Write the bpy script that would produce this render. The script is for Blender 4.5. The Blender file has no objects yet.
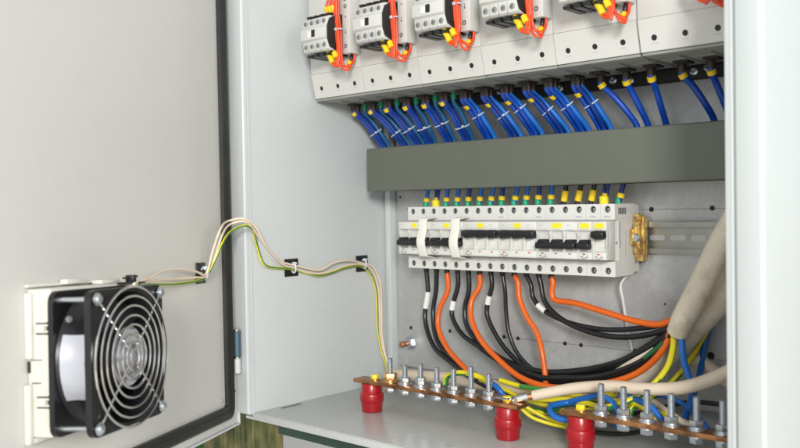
import bpy, bmesh, math, random
from mathutils import Vector, Matrix
random.seed(7)
S = 0.001                                    # everything below is written in millimetres
scene = bpy.context.scene
COL = scene.collection
V = Vector
PI = math.pi

# ------------------------------------------------------------------ camera geometry
YAW, PITCH, ROLL, FPX = 0.736736686, 0.0179887949, -0.0151892114, 866.754598
CAM = V((743.291841, -844.818936, 4.35744702))
def cam_axes():
    cy, sy = math.cos(YAW), math.sin(YAW)
    r = V((cy, sy, 0)); f = V((-sy, cy, 0)); u = V((0, 0, 1))
    cp, sp = math.cos(PITCH), math.sin(PITCH)
    f2 = f*cp - u*sp; u2 = u*cp + f*sp
    cr, sr = math.cos(ROLL), math.sin(ROLL)
    return r*cr + u2*sr, u2*cr - r*sr, f2
AR, AU, AF = cam_axes()
def at(px, py, Y=None, X=None, Z=None, door=None):
    """world point (mm) of a reading in the photograph on a known plane of the cabinet"""
    d = AR*((px-400)/FPX) + AU*(-(py-224)/FPX) + AF
    if door is not None:
        t = (door-(CAM-DH).dot(DN))/d.dot(DN)
    else:
        k, v = (1, Y) if Y is not None else ((0, X) if X is not None else (2, Z))
        t = (v-CAM[k])/d[k]
    return CAM + d*t

# door frame of reference (door stands open, slightly sagging on its hinges)
DH = V((-125, -200, 0))
_a = math.radians(60.2)
_dd = V((math.cos(_a), -math.sin(_a), 0)); _nn = V((math.sin(_a), math.cos(_a), 0))
DU = (V((0, 0, 1)) - _dd*.045 - _nn*.025).normalized()
DD = _dd + V((0, 0, .045)); DD = (DD - DU*DD.dot(DU)).normalized()
DN = DD.cross(DU)
if DN.dot(_nn) < 0: DN = -DN
def dr(t, n, z): return DH + DD*t + DN*n + DU*z

# ------------------------------------------------------------------ mesh helper
class MB:
    def __init__(s): s.bm = bmesh.new()
    def _xf(s, vs, M):
        if M is not None:
            for v in vs: v.co = M @ v.co
    def box(s, x0, x1, y0, y1, z0, z1, bev=0, seg=2, M=None):
        r = bmesh.ops.create_cube(s.bm, size=1)
        vs = r['verts']
        for v in vs:
            v.co = V(((x0+x1)/2+v.co.x*(x1-x0), (y0+y1)/2+v.co.y*(y1-y0), (z0+z1)/2+v.co.z*(z1-z0)))
        if bev:
            es = list({e for v in vs for e in v.link_edges})
            r2 = bmesh.ops.bevel(s.bm, geom=es, offset=bev, segments=seg, affect='EDGES', profile=.5)
            vs = list({v for f in r2['faces'] for v in f.verts} | {v for v in vs if v.is_valid})
        s._xf(vs, M); return s
    def prism(s, poly, a0, a1, axis='X', bev=0, M=None):
        """poly: list of 2D points; extruded along axis. X: poly=(y,z); Y: (x,z); Z: (x,y)"""
        def mk(p, a):
            return V((a, p[0], p[1])) if axis == 'X' else (V((p[0], a, p[1])) if axis == 'Y' else V((p[0], p[1], a)))
        A = [s.bm.verts.new(mk(p, a0)) for p in poly]; B = [s.bm.verts.new(mk(p, a1)) for p in poly]
        n = len(poly); fs = [s.bm.faces.new(A), s.bm.faces.new(B[::-1])]
        for i in range(n): fs.append(s.bm.faces.new([A[i], B[i], B[(i+1) % n], A[(i+1) % n]]))
        bmesh.ops.recalc_face_normals(s.bm, faces=fs)
        vs = A+B
        if bev:
            es = list({e for f in fs for e in f.edges})
            r2 = bmesh.ops.bevel(s.bm, geom=es, offset=bev, segments=2, affect='EDGES', profile=.5)
            vs = list({v for f in r2['faces'] for v in f.verts} | {v for v in vs if v.is_valid})
        s._xf(vs, M); return s
    def ring(s, c, u, w, r, seg):
        return [s.bm.verts.new(c + u*(r*math.cos(2*PI*i/seg)) + w*(r*math.sin(2*PI*i/seg))) for i in range(seg)]
    def lathe(s, p, ax, prof, seg=20, closed=False, M=None):
        """prof: list of (distance along axis, radius)"""
        ax = V(ax).normalized(); u = ax.orthogonal().normalized(); w = ax.cross(u); p = V(p)
        rs = []; allv = []
        for d, r in prof:
            if r < 1e-6: k = [s.bm.verts.new(p+ax*d)]
            else: k = s.ring(p+ax*d, u, w, r, seg)
            rs.append(k); allv += k
        fs = []
        for a, b in zip(rs, rs[1:]):
            for i in range(seg):
                j = (i+1) % seg
                q = [a[i % len(a)], a[j % len(a)], b[j % len(b)], b[i % len(b)]]
                q2 = []
                for v in q:
                    if v not in q2: q2.append(v)
                if len(q2) > 2: fs.append(s.bm.faces.new(q2))
        if len(rs[0]) > 1: fs.append(s.bm.faces.new(rs[0][::-1]))
        if len(rs[-1]) > 1: fs.append(s.bm.faces.new(rs[-1]))
        bmesh.ops.recalc_face_normals(s.bm, faces=fs)
        s._xf(allv, M); return s
    def cyl(s, p0, p1, r, seg=20, r1=None, ch=0):
        p0 = V(p0); p1 = V(p1); L = (p1-p0).length; r1 = r if r1 is None else r1
        pr = [(0, r), (L, r1)] if not ch else [(0, r-ch), (ch, r), (L-ch, r1), (L, r1-ch)]
        return s.lathe(p0, p1-p0, pr, seg)
    def hexa(s, p, ax, r, h, rot=0):
        ax = V(ax).normalized()
        return s.lathe(p, ax, [(0, r*.93), (h*.12, r), (h*.88, r), (h, r*.9)], 6)
    def tube(s, pts, r, seg=12, sub=8, cap=True, radii=None, closed=False):
        P = smooth(pts, sub, closed) if sub else [V(p) for p in pts]
        n = len(P); prev = None; rings = []
        for i, p in enumerate(P):
            if closed: t = (P[(i+1) % n]-P[i-1]).normalized()
            else: t = (P[min(i+1, n-1)]-P[max(i-1, 0)]).normalized()
            if prev is None: u = t.orthogonal().normalized()
            else: u = (prev - t*prev.dot(t)).normalized()
            prev = u; w = t.cross(u)
            rr = r if radii is None else radii(i/(n-1))
            rings.append(s.ring(p, u, w, rr, seg))
        m = n if closed else n-1; fs = []
        for i in range(m):
            a, b = rings[i], rings[(i+1) % n]
            o = 0
            if closed and i == n-1:
                o = min(range(seg), key=lambda k: (a[0].co-b[k].co).length)
            for k in range(seg):
                fs.append(s.bm.faces.new([a[k], a[(k+1) % seg], b[(k+1+o) % seg], b[(k+o) % seg]]))
        if cap and not closed: fs += [s.bm.faces.new(rings[0][::-1]), s.bm.faces.new(rings[-1])]
        bmesh.ops.recalc_face_normals(s.bm, faces=fs)
        return s
    def face(s, pts):
        s.bm.faces.new([s.bm.verts.new(V(p)) for p in pts]); return s
    def holed(s, cells, O, U, W, N, depth, seg=20):
        """face with real round wells. cells: (u0,u1,w0,w1,cu,cw,r). O origin, U,W in plane, N inward"""
        O, U, W, N = V(O), V(U), V(W), V(N)
        for (u0, u1, w0, w1, cu, cw, r) in cells:
            def pt(u, w, d=0): return O+U*u+W*w+N*d
            angs = [2*PI*(i+.5)/seg for i in range(seg)]
            # include the corners
            out = []
            for a in angs:
                c, q = math.cos(a), math.sin(a)
                ks = []
                if c > 1e-9: ks.append((u1-cu)/c)
                if c < -1e-9: ks.append((u0-cu)/c)
                if q > 1e-9: ks.append((w1-cw)/q)
                if q < -1e-9: ks.append((w0-cw)/q)
                k = min(ks); out.append((cu+c*k, cw+q*k))
            crn = [(u1, w1), (u0, w1), (u0, w0), (u1, w0)]
            ov = [s.bm.verts.new(pt(*p)) for p in out]
            iv = [s.bm.verts.new(pt(cu+r*math.cos(a), cw+r*math.sin(a))) for a in angs]
            dv = [s.bm.verts.new(pt(cu+r*math.cos(a), cw+r*math.sin(a), depth)) for a in angs]
            for i in range(seg):
                j = (i+1) % seg
                extra = []
                a, b = out[i], out[j]
                if abs(a[0]-b[0]) > 1e-6 and abs(a[1]-b[1]) > 1e-6:
                    best = min(crn, key=lambda c: (c[0]-a[0])**2+(c[1]-a[1])**2+(c[0]-b[0])**2+(c[1]-b[1])**2)
                    extra = [s.bm.verts.new(pt(*best))]
                s.bm.faces.new([ov[i]]+extra+[ov[j], iv[j], iv[i]])
                s.bm.faces.new([iv[i], iv[j], dv[j], dv[i]])
            s.bm.faces.new(dv)
        return s
    def build(s, name, mat, parent=None, loc=None, M=None):
        me = bpy.data.meshes.new(name)
        if parent is None:
            xs = [v.co for v in s.bm.verts]
            if loc is None:
                loc = V(((min(c.x for c in xs)+max(c.x for c in xs))/2, (min(c.y for c in xs)+max(c.y for c in xs))/2, min(c.z for c in xs)))
            for v in s.bm.verts: v.co -= V(loc)
        elif parent.get('_w') is not None:      # geometry given in world mm
            L = V(parent['_w'])
            for v in s.bm.verts: v.co -= L
        for v in s.bm.verts: v.co *= S
        bmesh.ops.remove_doubles(s.bm, verts=s.bm.verts, dist=1e-7)
        s.bm.to_mesh(me); s.bm.free()
        for p in me.polygons: p.use_smooth = True
        try: me.set_sharp_from_angle(angle=math.radians(38))
        except Exception: pass
        me.materials.append(mat)
        o = bpy.data.objects.new(name, me); COL.objects.link(o)
        if parent is None: o.location = V(loc)*S
        else:
            o.parent = parent
            if parent.get('_w') is not None: o['_w'] = parent['_w']
        return o

def smooth(pts, sub, closed=False):
    P = [V(p) for p in pts]; n = len(P)
    if n < 3 or sub < 2: return P
    out = []
    rng = range(n) if closed else range(n-1)
    for i in rng:
        if closed: p0, p1, p2, p3 = P[i-1], P[i], P[(i+1) % n], P[(i+2) % n]
        else:
            p1, p2 = P[i], P[i+1]
            p0 = P[i-1] if i > 0 else p1*2-p2
            p3 = P[i+2] if i+2 < n else p2*2-p1
        # centripetal
        def tj(ti, a, b): return ti+max((b-a).length, 1e-4)**.5
        t0 = 0; t1 = tj(t0, p0, p1); t2 = tj(t1, p1, p2); t3 = tj(t2, p2, p3)
        for k in range(sub):
            t = t1+(t2-t1)*k/sub
            A1 = p0*((t1-t)/(t1-t0))+p1*((t-t0)/(t1-t0)); A2 = p1*((t2-t)/(t2-t1))+p2*((t-t1)/(t2-t1)); A3 = p2*((t3-t)/(t3-t2))+p3*((t-t2)/(t3-t2))
            B1 = A1*((t2-t)/(t2-t0))+A2*((t-t0)/(t2-t0)); B2 = A2*((t3-t)/(t3-t1))+A3*((t-t1)/(t3-t1))
            out.append(B1*((t2-t)/(t2-t1))+B2*((t-t1)/(t2-t1)))
    if not closed: out.append(P[-1])
    return out

def tag(o, label=None, cat=None, group=None, kind=None):
    if label: o['label'] = label
    if cat: o['category'] = cat
    if group: o['group'] = group
    if kind: o['kind'] = kind
    return o
def thing(name, label, cat, loc=(0, 0, 0), group=None, world=True):
    """Empty at the thing's base; world=True: its parts are written in world millimetres"""
    o = bpy.data.objects.new(name, None); COL.objects.link(o)
    o.location = V(loc)*S; o.empty_display_size = .01
    if world: o['_w'] = list(loc)
    return tag(o, label, cat, group)
def dup(o, parent=None, dx=0, label=None):
    c = o.copy(); COL.objects.link(c); c.parent = parent
    if parent is None:
        c.location = o.location + V((dx*S, 0, 0))
        if label: c['label'] = label
    for ch in [k for k in bpy.data.objects if k.parent == o]: dup(ch, c)
    return c
ORD = ['first', 'second', 'third', 'fourth', 'fifth', 'sixth', 'seventh', 'eighth', 'ninth', 'tenth', 'eleventh', 'twelfth', 'thirteenth', 'fourteenth', 'fifteenth', 'sixteenth', 'seventeenth']

# ------------------------------------------------------------------ materials
def mat(name, col, rough=.45, metal=0, var=.06, vscale=60, bump=0, bscale=300, coat=0, col2=None, mask=None, rvar=.08, spec=.5):
    m = bpy.data.materials.new(name); m.use_nodes = True
    nt = m.node_tree; N = nt.nodes; L = nt.links; b = N['Principled BSDF']
    b.inputs['Roughness'].default_value = rough; b.inputs['Metallic'].default_value = metal
    b.inputs['Specular IOR Level'].default_value = spec
    if coat: b.inputs['Coat Weight'].default_value = coat; b.inputs['Coat Roughness'].default_value = .15
    tc = N.new('ShaderNodeTexCoord'); nz = N.new('ShaderNodeTexNoise')
    nz.inputs['Scale'].default_value = vscale; nz.inputs['Detail'].default_value = 6; nz.inputs['Roughness'].default_value = .6
    L.new(tc.outputs['Object'], nz.inputs['Vector'])
    mx = N.new('ShaderNodeMix'); mx.data_type = 'RGBA'
    c2 = col2 if col2 else tuple(c*(1-2*var) for c in col)
    mx.inputs[6].default_value = (*[min(1, c*(1+var)) for c in col], 1); mx.inputs[7].default_value = (*c2, 1)
    if mask:
        mr = N.new('ShaderNodeMapRange'); mr.inputs['From Min'].default_value = mask[0]; mr.inputs['From Max'].default_value = mask[1]
        L.new(nz.outputs['Fac'], mr.inputs['Value']); L.new(mr.outputs['Result'], mx.inputs[0])
    else: L.new(nz.outputs['Fac'], mx.inputs[0])
    L.new(mx.outputs[2], b.inputs['Base Color'])
    rr = N.new('ShaderNodeMapRange'); rr.inputs['To Min'].default_value = max(0, rough-rvar); rr.inputs['To Max'].default_value = min(1, rough+rvar)
    L.new(nz.outputs['Fac'], rr.inputs['Value']); L.new(rr.outputs['Result'], b.inputs['Roughness'])
    if bump:
        n2 = N.new('ShaderNodeTexNoise'); n2.inputs['Scale'].default_value = bscale; n2.inputs['Detail'].default_value = 3
        L.new(tc.outputs['Object'], n2.inputs['Vector'])
        bp = N.new('ShaderNodeBump'); bp.inputs['Strength'].default_value = bump; bp.inputs['Distance'].default_value = .0005
        L.new(n2.outputs['Fac'], bp.inputs['Height']); L.new(bp.outputs['Normal'], b.inputs['Normal'])
    return m

def smudged(name, col, dirt, rough, bump=.12, bscale=420, lo=.56, hi=.8, amt=.35):
    """powder-coated sheet: fine orange peel, faint smears and scuffs"""
    m = mat(name, col, rough, 0, .015, 9, bump, bscale)
    nt = m.node_tree; N = nt.nodes; L = nt.links; b = N['Principled BSDF']
    src = b.inputs['Base Color'].links[0].from_socket
    tc = [n for n in N if n.type == 'TEX_COORD'][0]
    mp = N.new('ShaderNodeMapping'); mp.inputs['Scale'].default_value = (14, 14, 26); mp.inputs['Rotation'].default_value = (.3, .5, .2)
    nz = N.new('ShaderNodeTexNoise'); nz.inputs['Scale'].default_value = 1.6; nz.inputs['Detail'].default_value = 9; nz.inputs['Roughness'].default_value = .68; nz.inputs['Distortion'].default_value = .3
    L.new(tc.outputs['Object'], mp.inputs['Vector']); L.new(mp.outputs['Vector'], nz.inputs['Vector'])
    mr = N.new('ShaderNodeMapRange'); mr.inputs['From Min'].default_value = lo; mr.inputs['From Max'].default_value = hi; mr.inputs['To Max'].default_value = amt
    L.new(nz.outputs['Fac'], mr.inputs['Value'])
    mx = N.new('ShaderNodeMix'); mx.data_type = 'RGBA'; mx.inputs[7].default_value = (*dirt, 1)
    L.new(src, mx.inputs[6]); L.new(mr.outputs['Result'], mx.inputs[0]); L.new(mx.outputs[2], b.inputs['Base Color'])
    return m

M = {}
M['coat']   = smudged('powder_coat_light', (.575, .605, .605), (.34, .34, .32), .42, amt=.13)
M['frame']  = smudged('powder_coat_dimmed', (.50, .53, .525), (.36, .36, .34), .4, amt=.12)  # same coat as the walls, darkened to tone down light on the right frame
M['floor']  = smudged('powder_coat_floor', (.56, .575, .56), (.36, .34, .31), .28, amt=.22, lo=.5, hi=.8)
M['door']   = smudged('powder_coat_door', (.60, .595, .565), (.38, .37, .33), .38, amt=.14)
M['edge']   = mat('coat_edge', (.58, .61, .62), .4, 0, .04, 40, .1)
M['wplast'] = mat('white_plastic', (.70, .695, .66), .38, 0, .03, 40, .06, 900)
M['cream']  = mat('cream_plastic', (.66, .635, .57), .42, 0, .04, 50, .08, 700)
M['cover']  = mat('cover_plastic', (.62, .615, .585), .36, 0, .03, 30, .1, 1200)
M['under']  = mat('grey_plastic_shade', (.30, .31, .28), .5, 0, .1, 40)
M['grey']   = mat('grey_label', (.13, .13, .14), .5)
M['lgrey']  = mat('light_grey_print', (.45, .46, .50), .5)
M['black']  = mat('black_plastic', (.012, .012, .014), .34, 0, .2, 60, .1, 900)
M['matte']  = mat('black_matte', (.016, .015, .015), .6, 0, .2, 60)
M['rubber'] = mat('gasket_rubber', (.018, .018, .017), .42, 0, .25, 30, .2, 500)
M['trunk']  = smudged('trunking_grey_green', (.115, .126, .10), (.15, .155, .135), .46, .14, 600, amt=.35)
M['trunkin']= mat('trunking_inside', (.12, .13, .10), .6)
M['tie']    = mat('nylon_tie', (.62, .66, .70), .4)
M['blue']   = mat('blue_insulation', (.006, .062, .40), .3, 0, .12, 30, .1, 200)
M['teal']   = mat('teal_insulation', (.01, .10, .26), .33, 0, .15, 30)
M['navy']   = mat('navy_insulation', (.005, .036, .25), .3, 0, .15, 30)
M['bright'] = mat('bright_blue_insulation', (.012, .145, .53), .32, 0, .1, 30)
M['green']  = mat('green_sleeve', (.01, .33, .16), .35, 0, .1, 60)
M['dgr']    = mat('dark_green_insulation', (.015, .12, .04), .35, 0, .1, 60)
M['yellow'] = mat('yellow_marker', (.86, .60, .012), .4, 0, .1, 90)
M['lyellow']= mat('yellow_sticker', (.88, .74, .03), .45, 0, .05, 90)
M['boot']   = mat('brown_shrink', (.035, .018, .014), .45, 0, .3, 80, .2, 300)
M['orange'] = mat('orange_insulation', (.76, .135, .012), .34, 0, .08, 30, .08, 200)
M['red']    = mat('red_insulation', (.80, .075, .015), .3, 0, .1, 60)
M['blk']    = mat('black_insulation', (.012, .013, .015), .3, 0, .3, 40, .1, 200)
M['sleeve'] = mat('white_sleeve', (.78, .78, .76), .4)
M['tan']    = mat('tan_sheath', (.68, .60, .48), .5, 0, .05, 48, .45, 120, col2=(.42, .34, .24), mask=(.5, .8))
M['beige']  = mat('beige_sheath', (.72, .60, .46), .42, 0, .06, 25, .1, 200)
M['pink']   = mat('beige_wire', (.80, .65, .51), .38, 0, .06, 60)
M['redins'] = mat('red_resin', (.40, .006, .012), .3, 0, .22, 60, .25, 260, coat=.15, rvar=.12)
M['zinc']   = mat('zinc_steel', (.62, .66, .70), .28, .9, .1, 200, .1, 900)
M['steel']  = mat('bright_steel', (.72, .72, .70), .2, 1, .06, 100)
M['brass']  = mat('yellow_zinc', (.74, .50, .20), .3, .9, .25, 120, .2, 500, col2=(.66, .34, .18))
M['chrom']  = mat('yellow_chromate', (.60, .46, .13), .34, .7, .3, 160, .3, 700, col2=(.40, .20, .10), mask=(.4, .62))
M['copper'] = mat('copper_bar', (.47, .22, .095), .36, .85, .2, 45, .15, 300, col2=(.17, .08, .035), mask=(.38, .66))
M['rawcu']  = mat('copper_strands', (.55, .25, .14), .4, .8, .3, 300, .5, 900)
M['din']    = mat('rail_zinc', (.38, .385, .35), .34, .7, .15, 50, .1, 300)
M['hub']    = mat('fan_hub_label', (.62, .63, .68), .28, .35, .15, 120)
M['label']  = mat('silver_label', (.55, .56, .62), .3, .4, .05, 60)
M['clear']  = mat('strip_white', (.82, .81, .74), .3)
M['hinge']  = mat('hinge_blue', (.10, .16, .22), .35, .5)
M['dgreen'] = mat('dark_green_paint', (.02, .055, .04), .4, 0, .2, 20, .2, 200)
M['redmark']= mat('red_mark', (.62, .04, .03), .5)
M['scribe'] = mat('scribed_line', (.10, .10, .10), .6)

def galvanised():
    m = mat('galvanised_plate', (.50, .515, .51), .44, .3, .05, 12, .1, 500, rvar=.12)
    nt = m.node_tree; N = nt.nodes; L = nt.links; b = N['Principled BSDF']
    tc = [n for n in N if n.type == 'TEX_COORD'][0]
    vo = N.new('ShaderNodeTexVoronoi'); vo.inputs['Scale'].default_value = 420
    n3 = N.new('ShaderNodeTexNoise'); n3.inputs['Scale'].default_value = 26; n3.inputs['Detail'].default_value = 8; n3.inputs['Roughness'].default_value = .7
    L.new(tc.outputs['Object'], vo.inputs['Vector']); L.new(tc.outputs['Object'], n3.inputs['Vector'])
    src = b.inputs['Base Color'].links[0].from_socket
    mx = N.new('ShaderNodeMix'); mx.data_type = 'RGBA'; mx.blend_type = 'OVERLAY'; mx.inputs[0].default_value = .07
    L.new(src, mx.inputs[6]); L.new(vo.outputs['Color'], mx.inputs[7])
    bw = N.new('ShaderNodeHueSaturation'); bw.inputs['Saturation'].default_value = .12
    L.new(mx.outputs[2], bw.inputs['Color'])
    m2 = N.new('ShaderNodeMix'); m2.data_type = 'RGBA'; m2.inputs[7].default_value = (.74, .75, .74, 1)
    mr = N.new('ShaderNodeMapRange'); mr.inputs['From Min'].default_value = .5; mr.inputs['From Max'].default_value = .72; mr.inputs['To Max'].default_value = .6
    L.new(n3.outputs['Fac'], mr.inputs['Value']); L.new(mr.outputs['Result'], m2.inputs[0])
    L.new(bw.outputs['Color'], m2.inputs[6]); L.new(m2.outputs[2], b.inputs['Base Color'])
    return m
M['galv'] = galvanised()

def striped():
    """yellow wire with a green stripe running along it"""
    m = mat('yellow_green_insulation', (.80, .68, .02), .34, 0, .05, 40)
    nt = m.node_tree; N = nt.nodes; L = nt.links; b = N['Principled BSDF']
    at_ = N.new('ShaderNodeAttribute'); at_.attribute_name = 'stripe'
    src = b.inputs['Base Color'].links[0].from_socket
    mx = N.new('ShaderNodeMix'); mx.data_type = 'RGBA'; mx.inputs[7].default_value = (.03, .20, .03, 1)
    gt = N.new('ShaderNodeMath'); gt.operation = 'GREATER_THAN'; gt.inputs[1].default_value = .5
    L.new(at_.outputs['Fac'], gt.inputs[0]); L.new(gt.outputs[0], mx.inputs[0])
    L.new(src, mx.inputs[6]); L.new(mx.outputs[2], b.inputs['Base Color'])
    return m
M['yg'] = striped()
def add_stripe(o, seg, k0=0, w=.35, twist=.0):
    me = o.data
    a = me.attributes.new('stripe', 'FLOAT', 'FACE')
    n = len(me.polygons)
    for i in range(n):
        r, k = divmod(i, seg)
        a.data[i].value = 1.0 if ((k-k0-int(r*twist)) % seg) < w*seg else 0.0

def wood():
    m = mat('weathered_wood', (.20, .15, .07), .8, 0, .2, 10)
    nt = m.node_tree; N = nt.nodes; L = nt.links; b = N['Principled BSDF']
    tc = [n for n in N if n.type == 'TEX_COORD'][0]
    mp = N.new('ShaderNodeMapping'); mp.inputs['Scale'].default_value = (110, 110, 9)
    nz = N.new('ShaderNodeTexNoise'); nz.inputs['Scale'].default_value = 1; nz.inputs['Detail'].default_value = 6; nz.inputs['Distortion'].default_value = .6
    n2 = N.new('ShaderNodeTexNoise'); n2.inputs['Scale'].default_value = 22; n2.inputs['Detail'].default_value = 4
    L.new(tc.outputs['Object'], mp.inputs['Vector']); L.new(mp.outputs['Vector'], nz.inputs['Vector']); L.new(tc.outputs['Object'], n2.inputs['Vector'])
    cr = N.new('ShaderNodeValToRGB'); cr.color_ramp.elements[0].position = .39; cr.color_ramp.elements[0].color = (.02, .028, .008, 1)
    cr.color_ramp.elements[1].position = .64; cr.color_ramp.elements[1].color = (.25, .20, .085, 1)
    e = cr.color_ramp.elements.new(.5); e.color = (.10, .105, .035, 1)
    ad = N.new('ShaderNodeMath'); ad.operation = 'ADD'; mu = N.new('ShaderNodeMath'); mu.operation = 'MULTIPLY'; mu.inputs[1].default_value = .5
    L.new(nz.outputs['Fac'], ad.inputs[0]); L.new(n2.outputs['Fac'], ad.inputs[1]); L.new(ad.outputs[0], mu.inputs[0]); L.new(mu.outputs[0], cr.inputs['Fac'])
    L.new(cr.outputs['Color'], b.inputs['Base Color'])
    return m
M['wood'] = wood()
M['ground'] = mat('pale_concrete', (.62, .60, .55), .85, 0, .12, 6, .3, 60)
M['grass'] = mat('grass_blades', (.06, .22, .03), .6, 0, .4, 20)

# ------------------------------------------------------------------ setting
MB().face([(-6000, -3000, -600), (5000, -3000, -600), (5000, 6000, -600), (-6000, 6000, -600)]).build('ground', M['ground'], loc=(0, 0, -600))['kind'] = 'structure'
g = MB()
for i in range(9000):
    x = random.uniform(-2100, -820); y = random.uniform(0, 1100); h = random.uniform(60, 190); a = random.uniform(0, PI); l = random.uniform(-25, 25)
    c, s_ = math.cos(a)*2.2, math.sin(a)*2.2
    rel = V((x, y, -600))-CAM
    if rel.dot(AR) > -.222*rel.dot(AF): continue      # the patch ends left of the post
    g.face([(x-c, y-s_, -599), (x+c, y+s_, -599), (x+l, y+l*.5, -599+h)])
tag(g.build('grass', M['grass']), 'green grass on the ground behind the cabinet', 'grass', kind='stuff')

# ------------------------------------------------------------------ the enclosure
XL, XR, YF, YP, ZF, ZT = -100, 489, -195, 62, -242, 400
enc = thing('metal_enclosure', 'light grey sheet metal control cabinet standing open with its door swung to the left', 'cabinet', (195, -60, -260))
MB().box(XL-2, XL, YF+3, 88, -243.5, ZT, ).build('side_wall', M['coat'], enc)
m = MB().box(XR, XR+2, YF+3, 88, -250, ZT)
m.build('side_wall', M['coat'], enc)
MB().box(-127, 514, 89.4, 91, -251, ZT+3).build('back_panel', M['coat'], enc)
MB().box(XL, XR, YF+3, 88, ZT-1, ZT+1).build('roof_panel', M['coat'], enc)
# floor: sheet with a folded front lip
MB().prism([(-185, -242), (88, -242), (88, -244.5), (-182, -244.5), (-182, -250.5), (-187.5, -250.5), (-187.5, -243.5)], XL, XR, 'X', .5).build('floor_panel', M['floor'], enc)
# front frame, left and right (return flanges, hollow outer skin)
fl = MB().prism([(-127, -192), (-126, -195), (-101, -195), (-99.6, -193.6), (-99.6, -189), (-124, -189), (-124, 89), (-127, 89)], -243, ZT+2, 'Z', .6).build('front_frame', M['coat'], enc)
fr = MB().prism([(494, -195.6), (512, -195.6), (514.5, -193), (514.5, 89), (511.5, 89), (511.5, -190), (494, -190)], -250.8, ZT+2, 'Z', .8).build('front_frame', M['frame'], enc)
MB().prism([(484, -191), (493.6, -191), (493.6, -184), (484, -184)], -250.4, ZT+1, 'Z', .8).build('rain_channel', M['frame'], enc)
MB().box(-99.4, -98.2, -189, -186, -241.6, ZT-2).build('corner_seam', M['scribe'] if False else M['edge'], enc)
MB().box(-126, 513.5, -178, 86, -254, -251.2).build('base_frame', M['coat'], enc)
# slot in the floor near the side wall
MB().box(-92, -89.5, -150, -118, -241.9, -241.7).build('floor_slot', M['matte'], enc)
# weld seam at the rear corner
MB().box(-97, -87.5, 50, 86, -232, 300, 1).build('corner_bracket', M['coat'], enc)
# mounting plate
pl = MB().box(-85, 480, YP, YP+3, -218, 380, .6).build('mounting_plate', M['galv'], enc)
for (x, z, r) in ((-61.5, -163, 2.6), (8.7, -161.8, 2.6), (29.2, -161.8, 2.6), (97.3, -161.8, 2.6), (118.8, -161.8, 2.6), (187.1, -161.8, 2.6), (209.1, -161.8, 2.6), (278.8, -161.8, 2.9), (367, -158, 4), (315.5, -106, 1.2), (300.6, -1, 2.8), (369.8, -.4, 2.8), (-62, 3, 2.6), (-78, 20, 1.6)):
    MB().cyl((x, YP-.25, z), (x, YP+1, z), r, 16).build('drill_hole', M['matte'], pl)
MB().box(97, 470, YP-.12, YP+.5, -162.1, -161.6).build('scribed_line', M['scribe'], pl)
MB().box(288, 470, YP-.12, YP+.5, -1.1, -.7).build('scribed_line', M['scribe'], pl)
st = MB().cyl((-63.8, YP-19, -184.8), (-63.8, YP, -184.8), 4.0, 16, ch=.8).build('mounting_stud', M['rawcu'], enc)
MB().hexa((-63.8, YP-8.5, -184.8), (0, 1, 0), 8.6, 7).build('nut', M['zinc'], st)
MB().cyl((-63.8, YP-1.4, -184.8), (-63.8, YP-.1, -184.8), 11, 24).build('washer', M['zinc'], st)

# door (a part of the cabinet: it swings with the hinge)
def dprism(mb, poly, n0, n1):
    A = [mb.bm.verts.new(dr(t, n0, z)) for t, z in poly]; B = [mb.bm.verts.new(dr(t, n1, z)) for t, z in poly]
    k = len(poly); fs = [mb.bm.faces.new(A), mb.bm.faces.new(B[::-1])]
    for i in range(k): fs.append(mb.bm.faces.new([A[i], B[i], B[(i+1) % k], A[(i+1) % k]]))
    bmesh.ops.recalc_face_normals(mb.bm, faces=fs); return mb
door = dprism(MB(), [(-14, -255), (520, -255), (520, 400), (-14, 400)], -2.5, 0).build('door', M['door'], enc)
# folded rim around the door
q = MB()
dprism(q, [(-16.6, -257), (-14.2, -257), (-14.2, 400), (-16.6, 400)], -22, 2.5)
dprism(q, [(-14.2, -257.5), (520, -257.5), (520, -255.3), (-14.2, -255.3)], -22, 3.2)
q.build('door_rim', M['edge'], door)
# gasket: a rubber profile running round the door with a rounded outer corner
q = MB()
def gas(inner, outer, n1, rad):
    def loop(off, r):
        t0, z0 = off
        pts = [(t0, 390)]
        c = (t0+r, z0+r)
        for k in range(7):
            a = PI + (PI/2)*k/6
            pts.append((c[0]+r*math.cos(a), c[1]+r*math.sin(a)))
        pts.append((500, z0)); return pts
    A = loop(inner, 4); B = loop(outer, rad)
    fs = []
    rows = []
    for P_, n in ((B, .2), (B, n1*.8), ([(b[0]*.8+a[0]*.2, b[1]*.8+a[1]*.2) for a, b in zip(A, B)], n1), ([(b[0]*.45+a[0]*.55, b[1]*.45+a[1]*.55) for a, b in zip(A, B)], n1*.55), ([(b[0]*.25+a[0]*.75, b[1]*.25+a[1]*.75) for a, b in zip(A, B)], n1*.85), (A, n1*.7), (A, .2)):
        rows.append([q.bm.verts.new(dr(p[0], n, p[1])) for p in P_])
    for a, b in zip(rows, rows[1:]):
        for i in range(len(a)-1): fs.append(q.bm.faces.new([a[i], a[i+1], b[i+1], b[i]]))
    bmesh.ops.recalc_face_normals(q.bm, faces=fs)
gas((23, -229.5), (6, -244.5), 7, 14)
q.build('gasket', M['rubber'], door)
MB().cyl(dr(33, 0, -221), dr(33, 2, -221), 1.6, 10).build('rivet', M['zinc'], door)
MB().cyl(dr(-6, 0, -216), dr(-6, .5, -216), 2, 10).build('drill_hole', M['matte'], door)
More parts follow.
